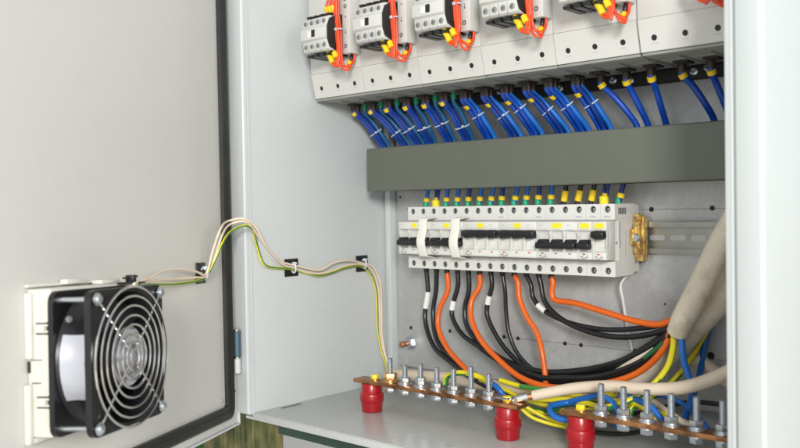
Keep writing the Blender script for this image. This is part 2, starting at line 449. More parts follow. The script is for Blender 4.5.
# hinge
hp = at(237, 345, Y=-201); ha, hb_, hc = at(237, 329, Y=-201).z, at(237, 358, Y=-201).z, at(237, 373, Y=-201).z
MB().cyl((hp.x, hp.y, hb_+2), (hp.x, hp.y, ha-2), 4.6, 18, ch=.8).build('hinge_knuckle', M['hinge'], enc)
MB().cyl((hp.x, hp.y, hc), (hp.x, hp.y, hb_), 4.2, 18, ch=.8).build('hinge_knuckle', M['edge'], enc)
MB().cyl((hp.x, hp.y, hb_), (hp.x, hp.y, hb_+2), 5.4, 18).build('hinge_washer', M['steel'], enc)
MB().cyl((hp.x, hp.y, ha-2), (hp.x, hp.y, ha), 5.4, 18).build('hinge_washer', M['steel'], enc)

# stand below the cabinet
a0 = at(300, 445, Y=-120).x
MB().box(at(203, 440, Y=-130).x, at(270, 430, Y=-130).x, -130, -106, -600, -254.5, 4, 2).build('wooden_post', M['wood'], loc=(-100, -80, -600))
o = bpy.data.objects['wooden_post']; tag(o, 'weathered greenish brown wooden post under the left corner of the cabinet', 'post')
tag(MB().box(at(278, 425, Y=-168).x, 512, -168, -150, -268, -254.3, 1).build('steel_beam', M['dgreen']), 'dark green painted beam under the front lip of the cabinet floor', 'beam')

# ------------------------------------------------------------------ fuse switches
PITCH_X, X0 = 91.0, -95.0
def fuse_switch():
    t = thing('fuse_switch', '', 'fuse switch', (X0, 0, 148), 'white fuse switches in a row at the top')
    w = 90.4
    # lower sloping cover with three round wells, upper cover, body
    zl, zu = 148.0, 178.0
    yb, yt = -80.0, -87.5
    L = math.hypot(zu-zl, yt-yb); W = V((0, (yt-yb)/L, (zu-zl)/L)); Nn = V((0, W.z, -W.y))
    q = MB()
    cells = [(w*k/3, w*(k+1)/3, 0, L, w*(k+.5)/3-.6, 12.3, 2.9) for k in range(3)]
    q.holed(cells, (X0, yb, zl), (1, 0, 0), W, Nn, 9, 18)
    q.prism([(yb+.4, zl+.2), (yb+.4+.02, zl+.2), (-10, zl), (-10, zu), (yt+9, zu)], X0, X0+w, 'X')
    # rim sheets closing the cover
    q.face([(X0, yb, zl), (X0, yb+14, zl), (X0, yt+14, zu), (X0, yt, zu)])
    q.face([(X0+w, yb, zl), (X0+w, yb+14, zl), (X0+w, yt+14, zu), (X0+w, yt, zu)])
    q.face([(X0, yb, zl), (X0+w, yb, zl), (X0+w, yb+14, zl), (X0, yb+14, zl)])
    q.face([(X0, yt, zu), (X0+w, yt, zu), (X0+w, yt+14, zu), (X0, yt+14, zu)])
    lc = q.build('lower_cover', M['cover'], t)
    for k in range(3):
        c = V((X0+w*(k+.5)/3-.6, yb, zl)) + W*12.3
        MB().lathe(c+Nn*.5, Nn, [(0, 2.86), (0, 2.6), (6, 2.5), (6, 0)], 18).build('well_shade', M['black'], lc)  # black plug puts the shade of the hole into the colour
        MB().cyl(c+Nn*5, c+Nn*6, 1.6, 10).build('well_screw', M['zinc'], lc)
        q = MB(); d0 = V((X0+w*(k+.5)/3-.6, yb, zl))+W*6.4-Nn*.06
        for u_ in (-3.2, -.6, 1.4): q.face([d0+V((u_, 0, 0)), d0+V((u_+1.5, 0, 0)), d0+V((u_+1.5, 0, 0))+W*1.1, d0+V((u_, 0, 0))+W*1.1])
        q.build('printed_mark', M['lgrey'], lc)
    MB().prism([(-87.2, zu+.3), (-89.5, 212), (-90, 330), (-20, 330), (-20, zu+.3)], X0, X0+w, 'X', .5).build('upper_cover', M['cover'], t)
    # grey base at the back with underside
    q = MB(); q.box(X0+.4, X0+w-.4, -78.5, 8, 144.8, 147.4, .3)
    for k in range(3):
        cx = X0+w*(k+.5)/3
        q.box(cx-11, cx+11, -44, -43, 143.9, 145.2); q.box(cx+12.5, cx+13.5, -60, 6, 143.6, 145.2)
    q.build('underside', M['under'], t)
    MB().box(X0+2, X0+w-2, -9, 60, 149, 330, 1).build('base', M['matte'], t)
    for k in range(3):
        cx = X0+w*(k+.5)/3
        MB().box(cx-7, cx+8, -31, -12, 142.4, 144.7, .8).build('terminal_shroud', M['matte'], t)
    return t
fs_labels = ['leftmost white fuse switch, against the side wall of the cabinet', 'second white fuse switch from the left, under the second contactor', 'third white fuse switch from the left, its cover joint above the grey trunking',
             'fourth white fuse switch from the left in the top row', 'fifth white fuse switch from the left, with a wide red wire loop on its face', 'rightmost white fuse switch, next to the right cabinet frame']
u0 = fuse_switch(); u0['label'] = fs_labels[0]
for k in range(1, 6): dup(u0, None, PITCH_X*k+(1.2 if k == 5 else 0), fs_labels[k])

# black support rail behind the fuse switches
br = thing('support_rail', 'black support rail with round screws behind the fuse switches', 'rail', (200, 55, 136))
MB().box(-84, 486, 46, 61.5, 137, 170, 1).build('rail', M['matte'], br)
for px, py in ((613, 80), (630, 80), (694, 71), (708, 67), (500, 91), (440, 101), (560, 88)):
    c = at(px, py, Y=45)
    MB().lathe((c.x, 45.8, max(c.z, 143)), (0, -1, 0), [(0, 5), (1.5, 5), (2.6, 3.4), (2.6, 2.2), (1, 2)], 18).build('screw', M['zinc'], br)

# ------------------------------------------------------------------ contactors and terminal blocks in front of the fuse switches
def contactor():
    x0 = X0+32.5; x1 = X0+76; w = x1-x0; zb, zt = 195.0, 238.0
    t = thing('contactor', '', 'contactor', ((x0+x1)/2, -90, zb), 'four pole contactors in front of the fuse switches')
    # bulging white front shell
    prof = [(-124.5, zb+1), (-128, zb+3), (-129.5, zb+14), (-133, zb+16), (-133, zb+29), (-129.5, zb+31), (-128, zt-2), (-124.5, zt), (-112, zt), (-112, zb+1)]
    f = MB().prism(prof, x0, x1, 'X', .5).build('front_shell', M['cover'], t)
    q = MB()
    for k in range(1, 4):
        xx = x0+w*k/4
        q.box(xx-.25, xx+.25, -129.8, -128, zb+2, zb+13); q.box(xx-.25, xx+.25, -129.8, -128, zb+32, zt-3)
    q.build('groove', M['lgrey'], f)
    for k in range(4):
        cx = x0+w*(k+.5)/4
        for zz in (zb+8, zt-6.5):
            MB().lathe((cx, -129.3, zz), (0, -1, 0), [(0, 3.0), (.4, 3.0), (.5, 2.7), (-.2, 2.5)], 14).build('screw_well', M['under'], f)  # grey tone stands in for the half-shadow in the well
            MB().lathe((cx-.9, -129.5, zz-.2), (0, -1, 0), [(0, 1.7), (.35, 1.5)], 10).build('terminal_screw', M['grey'], f)
    MB().box(x0+13, x0+19, -134, -132.5, zb+18, zb+26, .4).build('indicator', M['sleeve'], t)
    MB().box(x0+20, x0+25.5, -134, -132.5, zb+18.5, zb+27, .4).build('armature_window', M['black'], t)
    MB().box(x0+.6, x1-.2, -112, -91, zb-.5, zt+1, 1).build('housing', M['matte'], t)
    # right black flank, slightly curved
    MB().prism([(-126, zb+5), (-112, zb), (-104, zb), (-104, zt+3), (-112, zt+3), (-126, zt-4), (-130, zb+30), (-130, zb+14)], x1+.1, x1+1.6, 'X', .3).build('side_cheek', M['matte'], t)
    q = MB()
    for k in range(4):
        cx = x0+w*(k+.5)/4
        q.box(cx-4, cx+4, -124, -93, zb-4, zb-.6, .6)
    q.build('terminal_comb', M['black'], t)
    q = MB()
    for k in range(4):
        cx = x0+w*(k+.5)/4; q.box(cx-4, cx+4, -124, -95, zt+.9, zt+3.6, .6)
    q.build('terminal_comb', M['black'], t)
    return t
c0 = contactor()
c_labels = ['leftmost white contactor with four screw columns, beside the cabinet side wall', 'second white contactor from the left, with a black window in its face', 'third white contactor from the left along the top edge',
            'fourth white contactor from the left, only its lower screws in view', 'fifth contactor from the left, only its black lower comb in view']
c0['label'] = c_labels[0]
for k in range(1, 5): dup(c0, None, PITCH_X*k, c_labels[k])
def tblock():
    x0 = X0+78; x1 = X0+91.5
    t = thing('auxiliary_switch', '', 'auxiliary switch', ((x0+x1)/2, -90, 193), 'narrow auxiliary switches beside the contactors')
    b = MB().box(x0, x1, -106, -90.3, 193, 262, .8).build('body', M['cover'], t)
    for z in (202, 250, 262-3):
        MB().lathe(((x0+x1)/2-1, -106.2, z), (0, -1, 0), [(0, 2.5), (.3, 2.5), (.4, 2.2), (-.2, 2)], 14).build('screw_well', M['grey'], b)
        MB().lathe(((x0+x1)/2-1.4, -106.1, z), (0, -1, 0), [(0, 1.3), (.3, 1.1)], 10).build('screw', M['lgrey'], b)
    MB().box(x0+5.6, x0+7, -106.4, -105.8, 217, 219.5).box(x0+5.6, x0+7, -106.4, -105.8, 221, 222).box(x0+5.6, x0+7, -106.4, -105.8, 236, 238).build('printed_digit', M['grey'], b)
    return t
b0 = tblock(); bl = ['first', 'second', 'third', 'fourth', 'fifth']
b0['label'] = 'narrow white auxiliary switch right of the leftmost contactor'
for k in range(1, 5): dup(b0, None, PITCH_X*k, 'narrow white auxiliary switch right of the %s contactor from the left' % bl[k])

# red control wires; each wire: insulation + yellow ferrule marker
def marker(mb, p, d, r, l):
    p = V(p); d = V(d).normalized(); mb.lathe(p-d*l/2, d, [(0, r*.85), (.4, r), (l-.4, r), (l, r*.85)], 12)
for k in range(6):
    ox = PITCH_X*k; nm = ORD[k]
    B = (413-0)  # readings taken on the second unit
    def R(px, py, Y=-114): return at(px, py, Y=Y) + V((PITCH_X*(k-1), 0, 0))
    j = lambda s=1.2: random.uniform(-s, s)*1.9
    zz = 1.5*math.sin(k*2.1)
    specs = []
    # long loop hanging into the auxiliary switch
    dp = (8 if k == 0 else (0 if k < 3 else 1))
    e = V((X0+84+ox, -98, 194))
    e = V((X0+86+ox, -98, 193))
    loop = [V((X0+80+ox, -112, 330)), R(391, 2), R(393, 18), R(394.5, 38), R(395.5+j(.6), 50), R(399.5+j(.6), 58.5+j(.8)), R(405+j(.6), 60, -110), e+V((0, -6, -14)), e+V((0, -2, -8)), e]
    specs.append((loop, 'red wire looping up into the auxiliary switch', e+V((-.5, -4.3, -11.5)), V((.35, .8, 1)), 2.6))
    loop2 = [V((X0+82+ox, -110, 330)), R(394, 2, -111), R(396, 18, -111), R(397, 38, -111), R(397.5+j(.6), 49, -111), R(401+j(.6), 55.5+j(.8), -109), R(406, 57, -106), e+V((2, -3, -13)), e+V((2.6, 1, -8)), e+V((2.6, 2, 0))]
    specs.append((loop2, 'rear red wire looping up into the auxiliary switch', None, None, 0))
    # wires into the underside of the contactor
    for n_, (mx, my) in enumerate(((384, 44.5), (386.5, 50), (390.5, 44.5))):
        s0 = V((X0+64+ox+n_*4.5, -118+n_*2, 196))
        w_ = [V((X0+79+ox+n_*.8, -115-n_, 330)), R(389.5+n_*1.3, 2, -116), R(391+n_*1.3, 18, -116), R(393+n_, 38, -116), R(394+j(.6), 48+j(.6), -117), R(393+j(.5), 55+n_+j(.6), -118), R(mx+1.6, my+5, -118), R(mx-1.2, my-3.5, -117), s0]
        specs.append((w_, '%s of three red wires with yellow markers' % ORD[n_], R(mx, my, -119), (R(mx-1.4, my-4, -118)-R(mx+1.6, my+4, -118)), 3.4))
    for n3, (w_, what, mp_, md, mr_) in enumerate(specs):
        t = thing('control_wire', ('%s, %s unit from the left' % (what, nm) if n3 < 2 else '%s, under the %s contactor from the left' % (what, nm)), 'wire', w_[-1], 'red control wires at the contactors')
        MB().tube(w_, 1.55, 10, 7).build('insulation', M['red'], t)
        if mp_ is not None:
            q = MB(); marker(q, mp_, md, mr_, 8 if n3 else 5); q.build('wire_marker', M['yellow'], t)
            if n3 == 0:
                q = MB(); marker(q, e+V((0, -1, -4)), V((0, .25, 1)), 2.1, 8); q.build('ferrule', M['black'], t)
    if k < 5:
        # tie around the bundle
        c = R(394, 18, -113)
        q = MB(); pts = [c+V((4.6*math.cos(a), 4.0*math.sin(a), .6*math.cos(a))) for a in [2*PI*i/16 for i in range(16)]]
        q.tube(pts, .9, 6, 2, closed=True); q.box(c.x-1.5, c.x+2, c.y-6.2, c.y-3.6, c.z-1.6, c.z+1.6, .4)
        tag(q.build('cable_tie', M['tie']), 'white cable tie round the red wires beside the %s contactor from the left' % nm, 'cable tie', 'cable ties on the red control wires')
    # upper markers above the contactor
    if k < 2:
        for n_ in range(3):
            s0 = V((X0+62+ox+n_*5.5, -114, 241))
            w_ = [s0, s0+V((0, -3, 9)), s0+V((3, -2, 20)), V((X0+76+ox, -112, 300)), V((X0+77+ox, -112, 330))]
            t = thing('control_wire', 'red control wire entering the %s contactor from above, %s of three' % (nm, ORD[n_]), 'wire', s0, 'red control wires at the contactors')
            MB().tube(w_, 1.5, 10, 6).build('insulation', M['red'], t)
            q = MB(); marker(q, s0+V((0, -2, 6)), V((0, -.3, 1)), 2.9, 8.5); q.build('wire_marker', M['yellow'], t)

# ------------------------------------------------------------------ trunking
tr = thing('cable_trunking', 'grey-green cable trunking running across the mounting plate above the breakers', 'cable duct', (200, 20, 26))
MB().prism([(-20, 27.3), (-21, 28.3), (-21, 82.8), (-20, 84), (-14, 84), (-14, 82.2), (-18.6, 82.2), (-18.6, 30), (-14, 30), (-14, 27.3)], -62, 486, 'X', .3).build('lid', M['trunk'], tr)
q = MB()
q.box(-60.5, 485, -17.8, 58, 28.4, 30.2); q.box(-60.5, 485, 58.2, 60.5, 28.4, 74)
x = -59
while x < 483:
    q.box(x, x+8, -16.8, -15.2, 30, 80); q.box(x, x+8, 50, 52, 30, 76); x += 12.5
q.build('channel', M['trunkin'], tr)

# ------------------------------------------------------------------ thick blue cables under the fuse switches
tops = [-80.5 + 30.33*i for i in range(18)]
ends = [384, 404, 418, 430, 449, 467, 490, 516, 537, 563, 583, 605, 637, 648, 666, 714, 730]
startpx = [355, 371, 387, 406, 425, 443, 464, 485, 505, 527, 549, 576, 601, 626, 651, 682, 711]
def duct_y(px): return 149-0.0812*(px-367)
for i in range(17):
    px = startpx[i]; ys = 148 if i < 5 else 146
    # boot position on the underside of the switch
    bt = at(px, 100-3*i, X=tops[i]+(2 if i < 12 else -2)); base = V((bt.x, bt.y, 140.5))
    e0 = at(ends[i], duct_y(ends[i])-1, Y=14)
    nw = 3 if i < 6 else (4 if i < 12 else 1)
    nm = ORD[i]
    curves = []
    for w in range(nw):
        if nw == 1: off = V((0, 0, 0)); eo = V((0, 0, 0)); r = 3.35; mk = 'blue'; what = 'single thick blue cable'
        elif nw == 3:
            off = [V((-2.2, 0, 0)), V((3.0, 1.5, 0)), V((8, 10, 0))][w]; eo = [V((-3, -1, 0)), V((2.8, -2, 0)), V((8.4, 1, 0))][w]; r = 3.0; mk = ['blue', 'navy', 'teal'][w]; what = ['front left blue cable', 'front right dark blue cable', 'teal rear cable'][w]
        else:
            off = [V((-3, 0, 0)), V((2.8, -1, 0)), V((-.5, 5, 0)), V((4, 5, 0))][w]; eo = [V((-6.5, 0, 0)), V((0, -2.5, 0)), V((3.2, 3.5, 0)), V((7.5, -.5, 0))][w]; r = 3.1; mk = ['blue', 'navy' if i % 2 else 'blue', 'navy', 'bright'][w]; what = ['left blue cable', 'middle blue cable', 'rear dark blue cable', 'right bright blue cable'][w]
        p0 = base+off; p4 = e0+eo+V((0, 0, 0)); d = p4-p0
        bend = random.uniform(-1.2, 1.2)
        pts = [p0+V((0, 0, 2)), p0+V((0, 0, -7)), p0+d*.36+V((-abs(d.x)*.10+bend, -1, 1)), p0+d*.7+V((abs(d.x)*.02+bend*.5, 0, 0)), p4, p4+V((3, 3, -22)), p4+V((12, 6, -32))]
        lab = '%s of the %s bundle from the left above the trunking' % (what, nm) if nw > 1 else 'single thick blue cable, %s from the left of the six lone ones above the trunking' % ORD[i-12] if i >= 12 else ''
        if nw == 1: lab = 'single thick blue cable, %s from the left of the five lone cables above the trunking' % ORD[i-12]
        t = thing('power_cable', lab, 'cable', p0, 'thick blue cables going down into the trunking')
        MB().tube(pts, r, 14, 7).build('insulation', M[mk], t); curves.append(smooth(pts, 7))
        if w == 0 or nw == 1 or nw == 4 or (nw == 3 and w == 1):
            MB().lathe(p0+V((0, 0, 3)), (0, 0, -1), [(0, 4.6 if nw < 3 else 4.0), (7, 4.4 if nw < 3 else 3.9), (9, 3.5)], 14).build('heat_shrink', M['boot'], t)
        else:
            MB().lathe(p0+V((0, 0, 3)), (0, 0, -1), [(0, 3.9), (6, 3.8), (7, 3.3)], 14).build('heat_shrink', M['green' if nw == 3 else 'boot'], t)
        if w == 0:
            zz = -8 if nw != 4 else -14
            SP = smooth(pts, 7); c = min(SP, key=lambda v: abs(v.z-(p0.z+zz))); ix = SP.index(c); dd_ = SP[ix+1]-SP[ix-1]
            q = MB(); marker(q, c, dd_, r+1.1, 5.4); q.build('cable_marker', M['yellow'], t)
    if nw > 1:
        fz = (.5 if nw == 4 else .64)+random.uniform(-.07, .07)
        zc = p0.z+(e0.z-p0.z)*fz
        cs = []
        for SPk in curves:
            ix = min(range(1, len(SPk)-1), key=lambda k_: abs(SPk[k_].z-zc)); cs.append(SPk[ix])
            dd_ = (SPk[ix+1]-SPk[ix-1]).normalized()
        c = sum(cs, V())/len(cs)
        far = max(cs, key=lambda v: (v-c).length)-c
        u = (far-dd_*far.dot(dd_)).normalized(); w2 = dd_.cross(u)
        ru = far.length+2.9; rw = 3.6 if nw == 3 else 4.8
        pts = [c+u*(ru*math.cos(a))+w2*(rw*math.sin(a)) for a in [2*PI*k_/18 for k_ in range(18)]]
        q = MB(); q.tube(pts, .7, 6, 2, closed=True)
        hx = c+V((3, -rw*.8, 0)); q.box(hx.x-1.3, hx.x+1.3, hx.y-1.2, hx.y+.6, hx.z-1.2, hx.z+1.2, .3)
        tag(q.build('cable_tie', M['tie']), 'white cable tie round the %s blue cable bundle from the left' % nm, 'cable tie', 'cable ties on the blue cables')

# ------------------------------------------------------------------ DIN rail, breakers
dz = -32.5
din = thing('din_rail', 'slotted metal mounting rail running right from the breakers', 'rail', (220, 58, dz-17.5))
prof = [(-17.5, 54.5), (-17.5, 55.7), (-13, 55.7), (-13, 61.6), (13, 61.6), (13, 55.7), (17.5, 55.7), (17.5, 54.5), (11.8, 54.5), (11.8, 60.4), (-11.8, 60.4), (-11.8, 54.5)]
MB().prism([(y, z+dz) for z, y in prof], -16, 478, 'X').build('rail_profile', M['din'], din)
q = MB()
for x in range(299, 470, 24):
    q.prism([(x+3+3*math.cos(a), dz+3*math.sin(a)) for a in [PI/2+PI*k/8 for k in range(9)]]+[(x+15+3*math.cos(a), dz+3*math.sin(a)) for a in [-PI/2+PI*k/8 for k in range(9)]], 60.1, 60.38, 'Y')
q.build('slot', M['galv'], din)

MW = 17.5
def breaker(i0, n, label, up, sticker):
    x0 = -8.75+MW*i0+.12; x1 = -8.75+MW*(i0+n)-.12
    t = thing('circuit_breaker', label, 'circuit breaker', ((x0+x1)/2, 20, -72.8), 'white circuit breakers side by side on the rail')
    q = MB()
    # terminal strips with real wells, body behind
    cells_t = [(MW*k-(0 if k else -.12), MW*(k+1)-(.12 if k == n-1 else 0), 0, 17.2, MW*k+8.75, 11.4, 3.7) for k in range(n)]
    cells_b = [(c[0], c[1], 0, 17.4, c[4], 6.2, 3.7) for c in cells_t]
    xo = -8.75+MW*i0
    q.holed(cells_t, (xo, 0, -11.4), (1, 0, 0), (0, 0, 1), (0, 1, 0), 7)
    q.holed(cells_b, (xo, 0, -73), (1, 0, 0), (0, 0, 1), (0, 1, 0), 7)
    # body shell (side profile), open toward the strips
    for zz0, zz1 in ((-11.4, 5.8), (-73, -55.6)):
        q.face([(x0, 0, zz0), (x0, 8, zz0), (x0, 8, zz1), (x0, 0, zz1)]); q.face([(x1, 0, zz0), (x1, 8, zz0), (x1, 8, zz1), (x1, 0, zz1)])
        q.face([(x0, 0, zz1), (x1, 0, zz1), (x1, 8, zz1), (x0, 8, zz1)]); q.face([(x0, 0, zz0), (x1, 0, zz0), (x1, 8, zz0), (x0, 8, zz0)])
    q.prism([(8, -73), (38, -73), (44, -70), (55, -70), (55, -52), (50, -50), (50, -14), (55, -12), (55, 4), (44, 5.8), (8, 5.8)], x0, x1, 'X')
    hs = q.build('housing', M['wplast'], t)
    for k in range(n):
        cx = xo+MW*(k+.5)
        for zz in (0, -66.8):
            MB().lathe((cx, 6.9, zz), (0, -1, 0), [(0, 3.66), (5.2, 3.64), (5.2, 3.5), (1, 3.4), (.8, 0)], 20).build('well_shade', M['grey'], hs)  # dark insert stands in for shade inside the screw well
            s_ = MB().lathe((cx-.7, 6.2, zz-.5), (0, -1, 0), [(0, 2.4), (1.6, 2.4), (2.2, 2.0)], 16).build('terminal_screw', M['zinc'], hs)
            MB().box(cx-2.7, cx+1.3, 3.8, 4.1, zz-.95, zz-.1).build('screw_slot', M['matte'], s_)
    # nose
    q = MB()
    q.prism([(0.3, -12.2), (-17, -12.6), (-18.5, -13.6), (-18.5, -22.5), (-13.5, -23.5), (-12.4, -27), (-12.4, -40), (-15.5, -45), (-18.8, -46.5), (-18.8, -53), (-17.5, -54.4), (0.3, -54.8)], x0+.2, x1-.2, 'X', .35)
    ns = q.build('front_nose', M['wplast'], t)
    for k in range(n):
        cx = xo+MW*(k+.5); MB().box(cx-6.5, cx+5, -17.2, -2, -55.05, -54.7).build('latch_slot', M['grey'], ns)
    MB().box(x0+.2, x1-.2, -.3, .2, -56.6, -55.7).build('gap_shadow_strip', M['under'], hs)  # dark strip in place of the shadow below the nose
    # cheeks that frame the lever slot
    q = MB()
    for k in range(n+1):
        xx = xo+MW*k
        a_, b_ = max(xx-1.2, x0+.3), min(xx+1.2, x1-.3)
        q.prism([(-12, -23), (-18.3, -23.2), (-18.3, -27), (-16.8, -31), (-18.3, -36), (-18.4, -46.2), (-12, -46.2)], a_, b_, 'X', .2)
    q.build('slot_cheek', M['wplast'], ns)
    for k in sticker[0]:
        cx = xo+MW*(k+.5); sw = sticker[1]
        MB().box(cx-sw, cx+sw, -18.9, -18.3, -20.3, -14.6, .1, 1).build('yellow_label', M['lyellow'], t)
    # lever bar
    zc = -26 if up else -38.4
    q = MB()
    q.box(x0+1.2, x1-.4, -25.5, -12, zc-4.2, zc+2.8, 1.8, 3)
    for k in range(n):
        cx = xo+MW*(k+.5)
        q.prism([(cx-6.5, zc+(-1 if up else 1)), (cx+6.5, zc+(-1 if up else 1)), (cx+4, zc+(-6.2 if up else 6)), (cx-4, zc+(-6.2 if up else 6))], -23.5, -12.5, 'Y', .9)
    q.build('lever', M['black'], t)
    # printed marks
    for k in range(n):
        cx = xo+MW*(k+.5)
        MB().prism([(cx-2.6, -48.2), (cx+1, -47.2), (cx-2.6, -46.2)] if False else [(cx-2.4, -49.2), (cx+1.8, -48.2), (cx-2.4, -47.3)], -19, -18.75, 'Y').build('arrow_mark', M['redmark' if up else 'grey'], ns)
    q = MB()
    cx = xo+MW*.5
    for (a, b, c, d) in ((-4.5, -1, -44.8, -45.2),): pass
    q.box(cx-5, cx-2.4, -19, -18.7, -51.4, -50.4); q.box(cx+1, cx+4.5, -19, -18.7, -51.9, -51.2); q.box(cx+2.6, cx+3.8, -19, -18.7, -50.2, -49.4); q.box(cx-3.4, cx+1.4, -19, -18.7, -53, -52.4)
    q.build('printed_mark', M['grey'], ns)
    for k in range(n):
        cx = xo+MW*(k+.5); q = MB(); q.box(cx-5.2, cx+4.6, -18.7, -18.3, -21.7, -21.3)
        if k != 1 or n == 1: q.box(cx-4.6, cx-1, -18.75, -18.3, -17.2, -16.4) if n > 1 else None
        q.build('printed_line', M['lgrey'], ns)
    MB().box(x0+.3, x1-.3, -2, -.2, -12.2, -11.6).build('gap_shadow_strip', M['under'], ns)  # grey strip in place of the shadow along the top of the nose
    MB().box(cx-4, cx+3.2, -.25, .2, -8.6, -7.3).build('printed_mark', M['lgrey'], hs)
    return t
breaker(0, 3, 'leftmost three-pole breaker, levers down, with a white strip across its right pole', False, ((1,), 4.6))
breaker(3, 3, 'second three-pole breaker from the left, levers down, white strip across its right pole', False, ((1,), 4.6))
breaker(6, 3, 'third three-pole breaker from the left, black levers up, just right of the white strips', True, ((1,), 5))
breaker(9, 3, 'fourth three-pole breaker from the left, black levers up', True, ((1,), 5))
breaker(12, 3, 'right three-pole breaker with its black levers down and a yellow label', False, ((1,), 6.2))
breaker(15, 1, 'single-pole breaker with lever down, second from the right end of the row', False, ((0,), 5.6))
t17 = breaker(16, 1, 'single-pole breaker with lever up at the right end of the row, side face showing', True, ((0,), 5.6))
q = MB()
for k in range(5): q.box(288.65-.2+0, 288.95, 8+k*3.6, 10.4+k*3.6, -5.5, 1.5)
q.build('side_vent', M['grey'], t17)
MB().box(288.6, 288.9, 8.5, 12, -42, -14).box(288.6, 288.9, 22, 23.4, -50, -22).build('side_print', M['lgrey'], t17)
MB().box(288.2, 289.2, 0.4, 52, -9.8, -9.3).build('side_rib', M['wplast'], t17)
MB().cyl((288.5, 4, -36), (289, 4, -36), .9, 10).cyl((288.5, 46, -60), (289, 46, -60), .9, 10).build('side_rivet', M['grey'], t17)

# white strips folded over two breakers
for (pa, pb, lab) in ((417, 428, 'white plastic strip bent over the leftmost breaker'), (449, 461, 'white plastic strip bent over the second breaker from the left')):
    xa = at((pa+pb)/2+1, 222, Y=-20).x
    pr = [(-1.2, -8.6), (-19.6, -9.6), (-21, -13), (-21, -22), (-25.5, -36), (-25, -42), (-20.5, -55.2), (-1, -58.5), (-1, -59.4), (-21.4, -56), (-26.2, -42), (-26.7, -35.5), (-22, -21.8), (-22, -12.4), (-20.2, -8.6), (-1.2, -7.4)]
    tag(MB().prism(pr, xa-6.6, xa+6.6, 'X', .15).build('label_strip', M['clear']), lab, 'strip', 'white strips across the breakers')

# end clamp at the right of the breakers
ec = thing('end_clamp', 'yellow zinc plated end clamp gripping the rail right of the breakers', 'clamp', (295, 45, -53))
MB().box(289.6, 298, 38, 54, -50, -14, .8).prism([(289.6, -14), (297, -14), (297, -8), (295, -5.5), (291, -5.5), (289.6, -8)], 40, 52, 'Y', .5).prism([(290, -50), (300, -50), (300, -58), (291, -58)], 42, 53, 'Y', .5).build('body', M['chrom'], ec)
MB().box(297.9, 300.5, 44, 53, -54, -9, .6).build('jaw', M['chrom'], ec)
MB().box(286.9+3, 292, 31, 38.4, -40, -22, 1).build('jaw', M['chrom'], ec)
MB().lathe((294, 38, -32), (0, -1, 0), [(0, 5), (2.4, 5), (3.4, 4), (3.4, 1.5), (2.4, 1)], 16).build('screw', M['zinc'], ec)
MB().hexa((295, 36, -45), (0, 1, 0), 3.4, 3).hexa((295, 37, -17), (0, 1, 0), 3.2, 3).build('nut', M['chrom'], ec)

# ------------------------------------------------------------------ wires into the tops of the breakers
kinds = 'GYGGGGGGGGGGKKKYG'
for i in range(17):
    x = MW*i+random.uniform(-.6, .6); kd = kinds[i]; j = random.uniform(-3, 3)
    p = V((x, 25, 1))
    lab = {'G': 'green-sleeved blue wire', 'Y': 'yellow-sleeved blue wire pair', 'K': 'black wire with a yellow marker'}[kd]
    t = thing('breaker_wire', '%s entering the top of the %s pole from the left' % (lab, ORD[i]), 'wire', (p.x, p.y, 5), 'wires entering the tops of the breakers')
    lean = (5 if kd == 'K' else 5.5) + random.uniform(-2.5, 3)
    top_ = p+V((lean, 0, 36)); mid = p+V((lean*.3, 0, 14))
    if kd == 'Y':
        for s_ in (-2.2, 2.2): MB().tube([mid+V((s_*.6, 0, -2)), p+V((lean*.6+s_, 0, 22)), top_+V((s_*1.4, 0, 0))], 1.9, 10, 4).build('insulation', M['navy'], t)
        MB().lathe(p+V((0, 0, 3)), (0, 0, 1), [(0, 4.2), (1, 5), (10, 5.2), (11, 4)], 14).build('sleeve', M['lyellow'], t)
        q = MB(); marker(q, p+V((lean*.35, 0, 15)), V((lean, 0, 30)), 3.4, 4); q.build('wire_marker', M['yellow'], t)
    else:
        MB().tube([p+V((0, 0, 2)), mid, p+V((lean*.7, 0, 24)), top_], 2.8, 12, 4).build('insulation', M['black' if kd == 'K' else ('navy' if i % 3 == 1 else 'bright')], t)
        if kd == 'G':
            MB().lathe(p+V((0, 0, 3)), (0, 0, 1), [(0, 3.3), (.8, 3.8), (8, 3.6), (9, 2.9)], 14).build('sleeve', M['green'], t)
            q = MB(); marker(q, p+V((lean*.35, 0, 14.2)), V((lean, 0, 26)), 4.1, 5.4); q.build('wire_marker', M['yellow'], t)
        else:
            q = MB(); marker(q, p+V((lean*.4, 0, 15)), V((lean, 0, 26)), 3.9, 13); q.build('wire_marker', M['yellow'], t)

